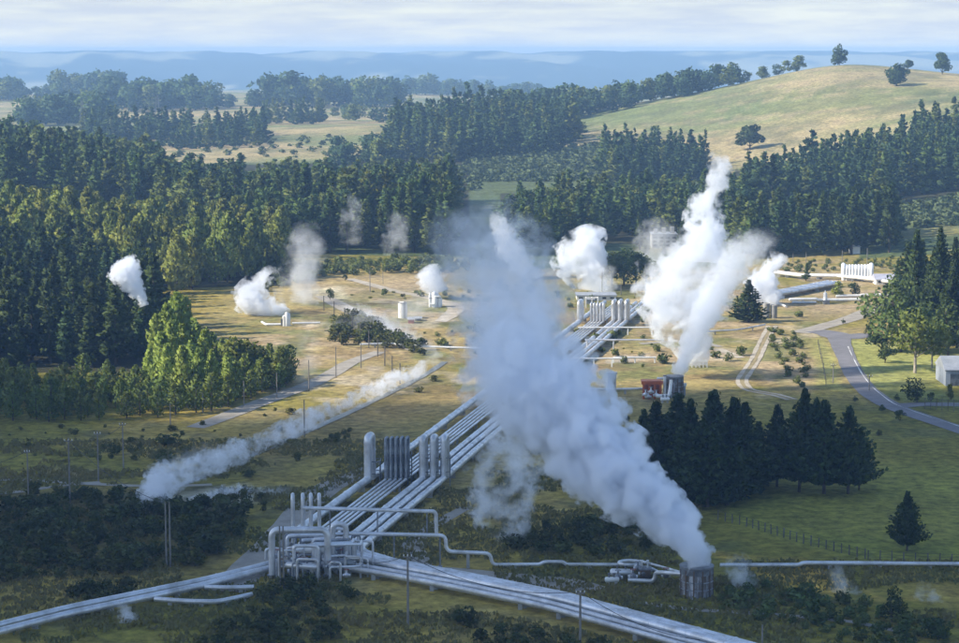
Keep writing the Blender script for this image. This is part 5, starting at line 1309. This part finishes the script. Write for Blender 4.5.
steam('great blue white plume billowing from the dark foreground drum', [(698, 571, 15, 1), (699, 552, 21, 1), (682, 530, 29, 1), (646, 506, 38, 1), (616, 472, 47, .9), (582, 434, 56, .7), (538, 396, 70, .42), (514, 360, 72, .22), (520, 322, 68, .15), (506, 284, 74, .10), (478, 250, 64, .06), (458, 226, 46, .03), (446, 208, 24, .015)], 0, 0,   1.3, lump=.5, soft=.36, erode=1.1, seed=1, Ys=W1, step=.16)
steam('thin ragged steam drifting over the grass under the great plume', [(512, 536, 20, .6), (502, 516, 32, .9), (500, 490, 40, .9), (506, 464, 36, .7), (512, 440, 30, .6)], 268, 285, .42, lump=.9, soft=.5, erode=1.1, seed=2, gap=(.38, .54))
steam('dense white plume rising behind the far manifold', [(596, 297, 14, 1), (588, 284, 19, 1), (580, 268, 28, 1), (578, 252, 30, 1), (584, 236, 24, .8), (588, 224, 14, .5)], 566, 572, .9, lump=.6, soft=.25, erode=.95, seed=3, gap=(.34, .52))
steam('small pale puff sitting on the far manifold roof', [(600, 296, 14, 1), (604, 286, 18, 1), (604, 276, 16, .8), (606, 262, 12, .4)], 556, 560, .16, lump=.5, soft=.5, erode=.6, seed=4)
steam('soft pale wisp leaning behind the head of the great plume', [(540, 278, 8, .8), (522, 264, 14, 1), (508, 246, 16, .9), (500, 226, 13, .6), (492, 208, 8, .3)], 590, 595, .55, lump=.6, soft=.5, erode=.9, seed=5)
steam('tall bluish plume shooting up from the rusty far drum', [(676, 375, 8, 1.2), (683, 359, 10, 1.1), (695, 336, 14, 1), (708, 309, 19, .8), (722, 282, 23, .5), (740, 257, 26, .3), (760, 240, 22, .16), (778, 230, 11, .08)], 394, 402, .8, lump=.45, soft=.4, erode=.85, seed=6, gap=(.28, .45))
steam('bright sunlit cloud of steam behind the tall bluish plume', [(690, 366, 9, 1), (690, 350, 25, 1), (682, 326, 40, .9), (676, 300, 46, .6), (682, 272, 46, .4), (694, 246, 36, .4), (704, 222, 24, .3)], 412, 416, .7, lump=.75, soft=.28, erode=1.15, seed=7, gap=(.38, .55))
steam('upright white column above the bright steam cloud', [(708, 262, 20, .9), (706, 232, 23, .8), (704, 210, 21, .7), (713, 188, 13, .6), (721, 168, 15, .5), (716, 150, 13, .25)], 418, 421, .9, lump=.65, soft=.3, erode=1.0, seed=8, gap=(.34, .52))
steam('bright round puff over the pale twin drum', [(768, 306, 12, 1), (766, 294, 18, 1), (760, 282, 20, 1), (768, 270, 14, .8), (778, 258, 11, .7), (772, 250, 7, .4)], 532, 536, .9, lump=.6, soft=.25, erode=.95, seed=9, gap=(.34, .52))
steam('compact white steam puff above the shaded pine wood', [(144, 306, 5, 1), (138, 294, 9, 1), (128, 280, 15, 1), (124, 268, 17, 1), (130, 254, 10, .8)], 428, 430, 1.3, lump=.75, soft=.2, erode=.95, seed=10)
steam('white steam rolling off the pale wellhead tower', [(283, 312, 8, 1), (266, 308, 17, 1), (252, 300, 20, 1), (250, 288, 19, .8), (262, 278, 17, .6), (270, 268, 10, .3)], 500, 508, .9, lump=.65, soft=.28, erode=.95, seed=11, gap=(.34, .52))
steam('faint grey steam column beside the white roll', [(292, 318, 16, .8), (296, 296, 26, 1), (302, 268, 28, 1), (306, 242, 24, .8), (310, 220, 16, .4)], 520, 528, .12, lump=.5, soft=.6, erode=.7, seed=12, gap=(.40, .56))
steam('small white puff over the white separator cluster', [(440, 292, 9, 1), (434, 284, 14, 1), (428, 275, 14, .9), (430, 264, 10, .5)], 538, 540, .7, lump=.6, soft=.3, erode=.9, seed=13)
DP = [(150, 502, 14), (158, 480, 22), (190, 468, 20), (225, 455, 18), (262, 440, 15), (300, 422, 14), (340, 404, 12), (380, 386, 11), (415, 371, 10), (440, 360, 8)]
DY = [gp(px, row + rp).y for px, row, rp in DP]
steam('long low bank of steam lying along the drain', [(p[0], p[1] + p[2] * .12, p[2] * q * .82, k) for p, k, q in zip(DP, (1, 1, .45, .9, .4, .8, .45, .8, .8, .7), (1.15, 1.2, .85, 1.1, .8, 1.15, .85, 1.25, 1.1, 1.1))], 0, 0, .75, lump=1.7, soft=.45, erode=1.5, seed=14, Ys=DY, step=.06, gap=(.41, .57))
steam('pale steam bank spreading over the gravel road by the drain', [(445, 368, 8, .5), (420, 350, 17, .8), (392, 334, 18, .9), (366, 318, 15, .9), (340, 304, 10, .7)], 430, 520, .14, lump=.6, soft=.6, erode=.7, seed=15, gap=(.40, .56), step=.08)
steam('low ragged steam over the pale silica patch', [(188, 504, 7, .8), (220, 498, 12, 1), (240, 494, 12, 1), (270, 496, 10, .8), (292, 488, 7, .5)], 298, 303, .7, lump=.8, soft=.5, erode=.9, seed=16, gap=(.40, .56))
steam('small puff of steam on the grass below the pipe pair', [(126, 641, 5, 1), (125, 632, 11, 1), (128, 622, 13, .7), (126, 612, 9, .4), (118, 602, 5, .2)], 232, 234, 1.6, lump=.6, soft=.4, erode=.7, seed=17)
steam('thin wisp rising just beside the dark foreground drum', [(752, 590, 10, .8), (742, 578, 16, 1), (738, 566, 16, .8), (730, 554, 10, .3)], 247, 250, .42, lump=.7, soft=.5, erode=.8, seed=18, gap=(.40, .56))
steam('thin wisp over the ochre steaming ground', [(866, 612, 12, .8), (850, 602, 18, 1), (838, 588, 18, .8), (836, 570, 12, .4), (836, 555, 6, .2)], 244, 248, .40, lump=.7, soft=.5, erode=.8, seed=19, gap=(.40, .56))
steam('thin wisp in the bottom corner beyond the tall dark bush', [(940, 620, 10, .7), (932, 608, 15, 1), (925, 596, 15, .8), (922, 582, 9, .3)], 240, 244, .36, lump=.7, soft=.5, erode=.8, seed=20, gap=(.40, .56))
steam('faint column drifting between the two gravel road poles', [(306, 402, 12, .9), (306, 376, 16, 1), (308, 350, 18, .8), (312, 326, 14, .4)], 400, 412, .06, lump=.6, soft=.6, erode=.7, seed=21, gap=(.40, .56))
steam('pale wisp drifting over the sunlit olive wood', [(96, 246, 6, .8), (88, 234, 8, 1), (82, 226, 8, .8), (80, 218, 5, .4)], 600, 603, .14, lump=.7, soft=.5, erode=.8, seed=22, gap=(.40, .56))
steam('white wisp over the olive wood, above the compact puff', [(98, 234, 6, .9), (104, 226, 8, 1), (108, 220, 5, .5)], 604, 606, .22, lump=.6, soft=.5, erode=.6, seed=23)
steam('wisp hanging before the pines behind the white tank', [(350, 244, 14, .6), (352, 222, 16, 1), (352, 204, 12, .8), (350, 190, 7, .3)], 640, 645, .10, lump=.7, soft=.6, erode=.8, seed=24, gap=(.40, .56))
steam('grey wisp before the pines over the gravel road slope', [(396, 262, 12, .6), (396, 244, 16, 1), (398, 224, 15, .8), (400, 206, 8, .3)], 640, 645, .10, lump=.7, soft=.6, erode=.8, seed=25, gap=(.40, .56))
steam('thin drifting steam over the clearing near the white tank', [(330, 338, 16, .7), (360, 330, 24, 1), (396, 320, 26, 1), (430, 306, 22, .8), (452, 292, 12, .4)], 470, 500, .05, lump=.8, soft=.6, erode=.9, seed=28, gap=(.38, .56))
steam('thin steam curling up at the near end of the drain', [(150, 500, 10, .7), (156, 484, 16, 1), (172, 470, 18, .8), (196, 458, 15, .5), (220, 446, 8, .3)], 302, 318, .16, lump=.9, soft=.6, erode=1.0, seed=29, gap=(.38, .56))
steam('veil of thin steam in front of the pale station building', [(648, 270, 16, .8), (652, 250, 24, 1), (660, 232, 22, .8), (664, 216, 12, .3)], 600, 606, .085, lump=.7, soft=.6, erode=.9, seed=27)
steam('light blue steam lying on the golden grass by the gantry', [(606, 366, 7, .8), (622, 364, 10, 1), (640, 360, 8, .8), (652, 352, 5, .4)], 432, 440, .12, lump=.6, soft=.5, erode=.6, seed=26)

# ------------------------------------------------------------------ light, sky, cloud, air, camera
SUN_EL, SUN_AZ = R(36), (-.985, -.16)
sv = Vector((SUN_AZ[0], SUN_AZ[1], 0)).normalized() * math.cos(SUN_EL) + Vector((0, 0, math.sin(SUN_EL)))
sun = bpy.data.lights.new('sun', 'SUN'); sun.energy = 4.6; sun.angle = R(.53); sun.color = (1.0, .91, .76)
so = bpy.data.objects.new('sun', sun); COL.objects.link(so); so.rotation_euler = sv.to_track_quat('Z', 'Y').to_euler(); so.location = (-300, 100, 400)
wd = bpy.data.worlds.new('World'); SC.world = wd; wd.use_nodes = True
nt = wd.node_tree; bg = nt.nodes['Background']; bg.inputs['Strength'].default_value = .148
sk = N(nt, 'ShaderNodeTexSky', sky_type='NISHITA'); sk.sun_disc = False; sk.sun_elevation = SUN_EL; sk.sun_rotation = math.atan2(sv.x, sv.y); sk.altitude = 400; sk.air_density = 1.0; sk.dust_density = .6; sk.ozone_density = 1.6
tc = N(nt, 'ShaderNodeTexCoord'); mp = N(nt, 'ShaderNodeMapping'); mp.inputs['Scale'].default_value = (6, 6, 55)
nz = N(nt, 'ShaderNodeTexNoise'); setin(nz, Scale=2.6, Detail=7.0, Roughness=.62)
mr = N(nt, 'ShaderNodeMapRange'); setin(mr, **{'From Min': .36, 'From Max': .62, 'To Min': .66, 'To Max': 1.0})
mx = N(nt, 'ShaderNodeMix', data_type='RGBA'); mx.inputs[7].default_value = (2.75, 3.08, 3.52, 1)
nt.links.new(tc.outputs['Generated'], mp.inputs[0]); nt.links.new(mp.outputs[0], nz.inputs[0]); nt.links.new(nz.outputs[0], mr.inputs[0]); 
sz = N(nt, 'ShaderNodeSeparateXYZ'); nt.links.new(tc.outputs['Generated'], sz.inputs[0])
lowband = N(nt, 'ShaderNodeMapRange', interpolation_type='SMOOTHSTEP'); setin(lowband, **{'From Min': .05, 'From Max': .30, 'To Min': 1.0, 'To Max': .03}); nt.links.new(sz.outputs['Z'], lowband.inputs[0])
ml = N(nt, 'ShaderNodeMath', operation='MULTIPLY'); nt.links.new(mr.outputs[0], ml.inputs[0]); nt.links.new(lowband.outputs[0], ml.inputs[1]); nt.links.new(ml.outputs[0], mx.inputs[0])
nt.links.new(sk.outputs[0], mx.inputs[6])
hg = N(nt, 'ShaderNodeMapRange', interpolation_type='SMOOTHSTEP'); setin(hg, **{'From Min': .0, 'From Max': .03, 'To Min': 1.12, 'To Max': 1.0}); nt.links.new(sz.outputs['Z'], hg.inputs[0])
sc_ = N(nt, 'ShaderNodeVectorMath', operation='SCALE'); nt.links.new(mx.outputs[2], sc_.inputs[0]); nt.links.new(hg.outputs[0], sc_.inputs['Scale']); nt.links.new(sc_.outputs[0], bg.inputs['Color'])

_m = M['cloud']; _nt = _m.node_tree; _ms = N(_nt, 'ShaderNodeMixShader'); _tr = N(_nt, 'ShaderNodeBsdfTransparent'); _ms.inputs[0].default_value = .54
_nt.links.new(_nt.nodes['Principled BSDF'].outputs[0], _ms.inputs[1]); _nt.links.new(_tr.outputs[0], _ms.inputs[2]); _nt.links.new(_ms.outputs[0], _nt.nodes['Material Output'].inputs['Surface'])
def cloud():
    """a real cumulus high to the sun side, whose shadow lies over the near ground"""
    zc = 620.0; off = Vector((sv.x / sv.z * zc, sv.y / sv.z * zc))
    poly = [(-420, -260), (420, -260), (420, 398), (60, 396), (-4, 384), (-36, 356), (-70, 356), (-80, 390), (-110, 440), (-122, 480), (-160, 515), (-420, 530)]
    b = MB(); rr = random.Random(3); me = bpy.data.meshes.new('cloud')
    import bmesh
    bm = bmesh.new(); P = np.array(poly)
    x0, y0 = P.min(0); x1, y1 = P.max(0); sp = 17.0; pts = []
    for i in range(int((x1 - x0) / sp) + 1):
        for j in range(int((y1 - y0) / sp) + 1):
            x = x0 + i * sp + rr.uniform(-4, 4); y = y0 + j * sp + rr.uniform(-4, 4)
            if inside1(x, y, poly):
                d = float(np.min(np.hypot(P[:, 0] - x, P[:, 1] - y))); pts.append((x, y))
    for (x, y) in pts:
        e = poly_w(np.array([x]), np.array([y]), poly, 60)[0]
        r = 13 + 14 * max(0, e - .5) * rr.uniform(.6, 1.8); z = zc + rr.uniform(-4, 10) + 26 * max(0, e - .5)
        mat = Matrix.Translation((x + off.x * z / zc, y + off.y * z / zc, z)) @ Matrix.Diagonal((1, 1, .8, 1))
        bmesh.ops.create_icosphere(bm, subdivisions=2, radius=r, matrix=mat)
    bm.to_mesh(me); bm.free(); me.materials.append(M['cloud']); me.polygons.foreach_set('use_smooth', [True] * len(me.polygons))
    o = bpy.data.objects.new('cloud', me); COL.objects.link(o); o['kind'] = 'structure'
cloud()

def haze(dens):
    x0, x1, y0, y1, z0, z1 = -5600, 5600, -60, 8450, -60, 81
    o = MB().box(((x0 + x1) / 2, (y0 + y1) / 2, (z0 + z1) / 2), (x1 - x0, y1 - y0, z1 - z0)).build('haze', bpy.data.materials.new('haze air'), smooth=False)
    m = o.data.materials[0]; m.use_nodes = True; nt = m.node_tree; nt.nodes.clear()
    out = N(nt, 'ShaderNodeOutputMaterial'); pv = N(nt, 'ShaderNodeVolumePrincipled')
    pv.inputs['Color'].default_value = (.40, .64, 1.0, 1); pv.inputs['Density'].default_value = dens; pv.inputs['Anisotropy'].default_value = 0.0
    nt.links.new(pv.outputs[0], out.inputs['Volume'])
    try: m.cycles.homogeneous_volume = True
    except Exception: pass
    o['kind'] = 'stuff'
haze(.0002)

cam = bpy.data.cameras.new('camera'); cam.sensor_width = 36; cam.sensor_fit = 'HORIZONTAL'; cam.lens = 36 * F / 959; cam.clip_start = 1; cam.clip_end = 30000
co = bpy.data.objects.new('camera', cam); COL.objects.link(co); co.location = (0, 0, H); co.rotation_euler = (math.pi / 2 - PITCH, 0, 0); SC.camera = co
SC.view_settings.view_transform = 'Standard'; SC.view_settings.look = 'None'; SC.view_settings.gamma = 1; SC.view_settings.use_curve_mapping = False
SC.view_settings.exposure = .72
cy = SC.cycles
cy.use_denoising = True
try: cy.denoiser = 'OPENIMAGEDENOISE'
except Exception: pass
cy.max_bounces = 16; cy.diffuse_bounces = 2; cy.glossy_bounces = 2; cy.transmission_bounces = 4; cy.transparent_max_bounces = 16; cy.volume_bounces = 12
cy.volume_max_steps = 512; cy.volume_step_rate = 1.0
cy.use_adaptive_sampling = True; cy.adaptive_threshold = .035
SC.render.use_persistent_data = False
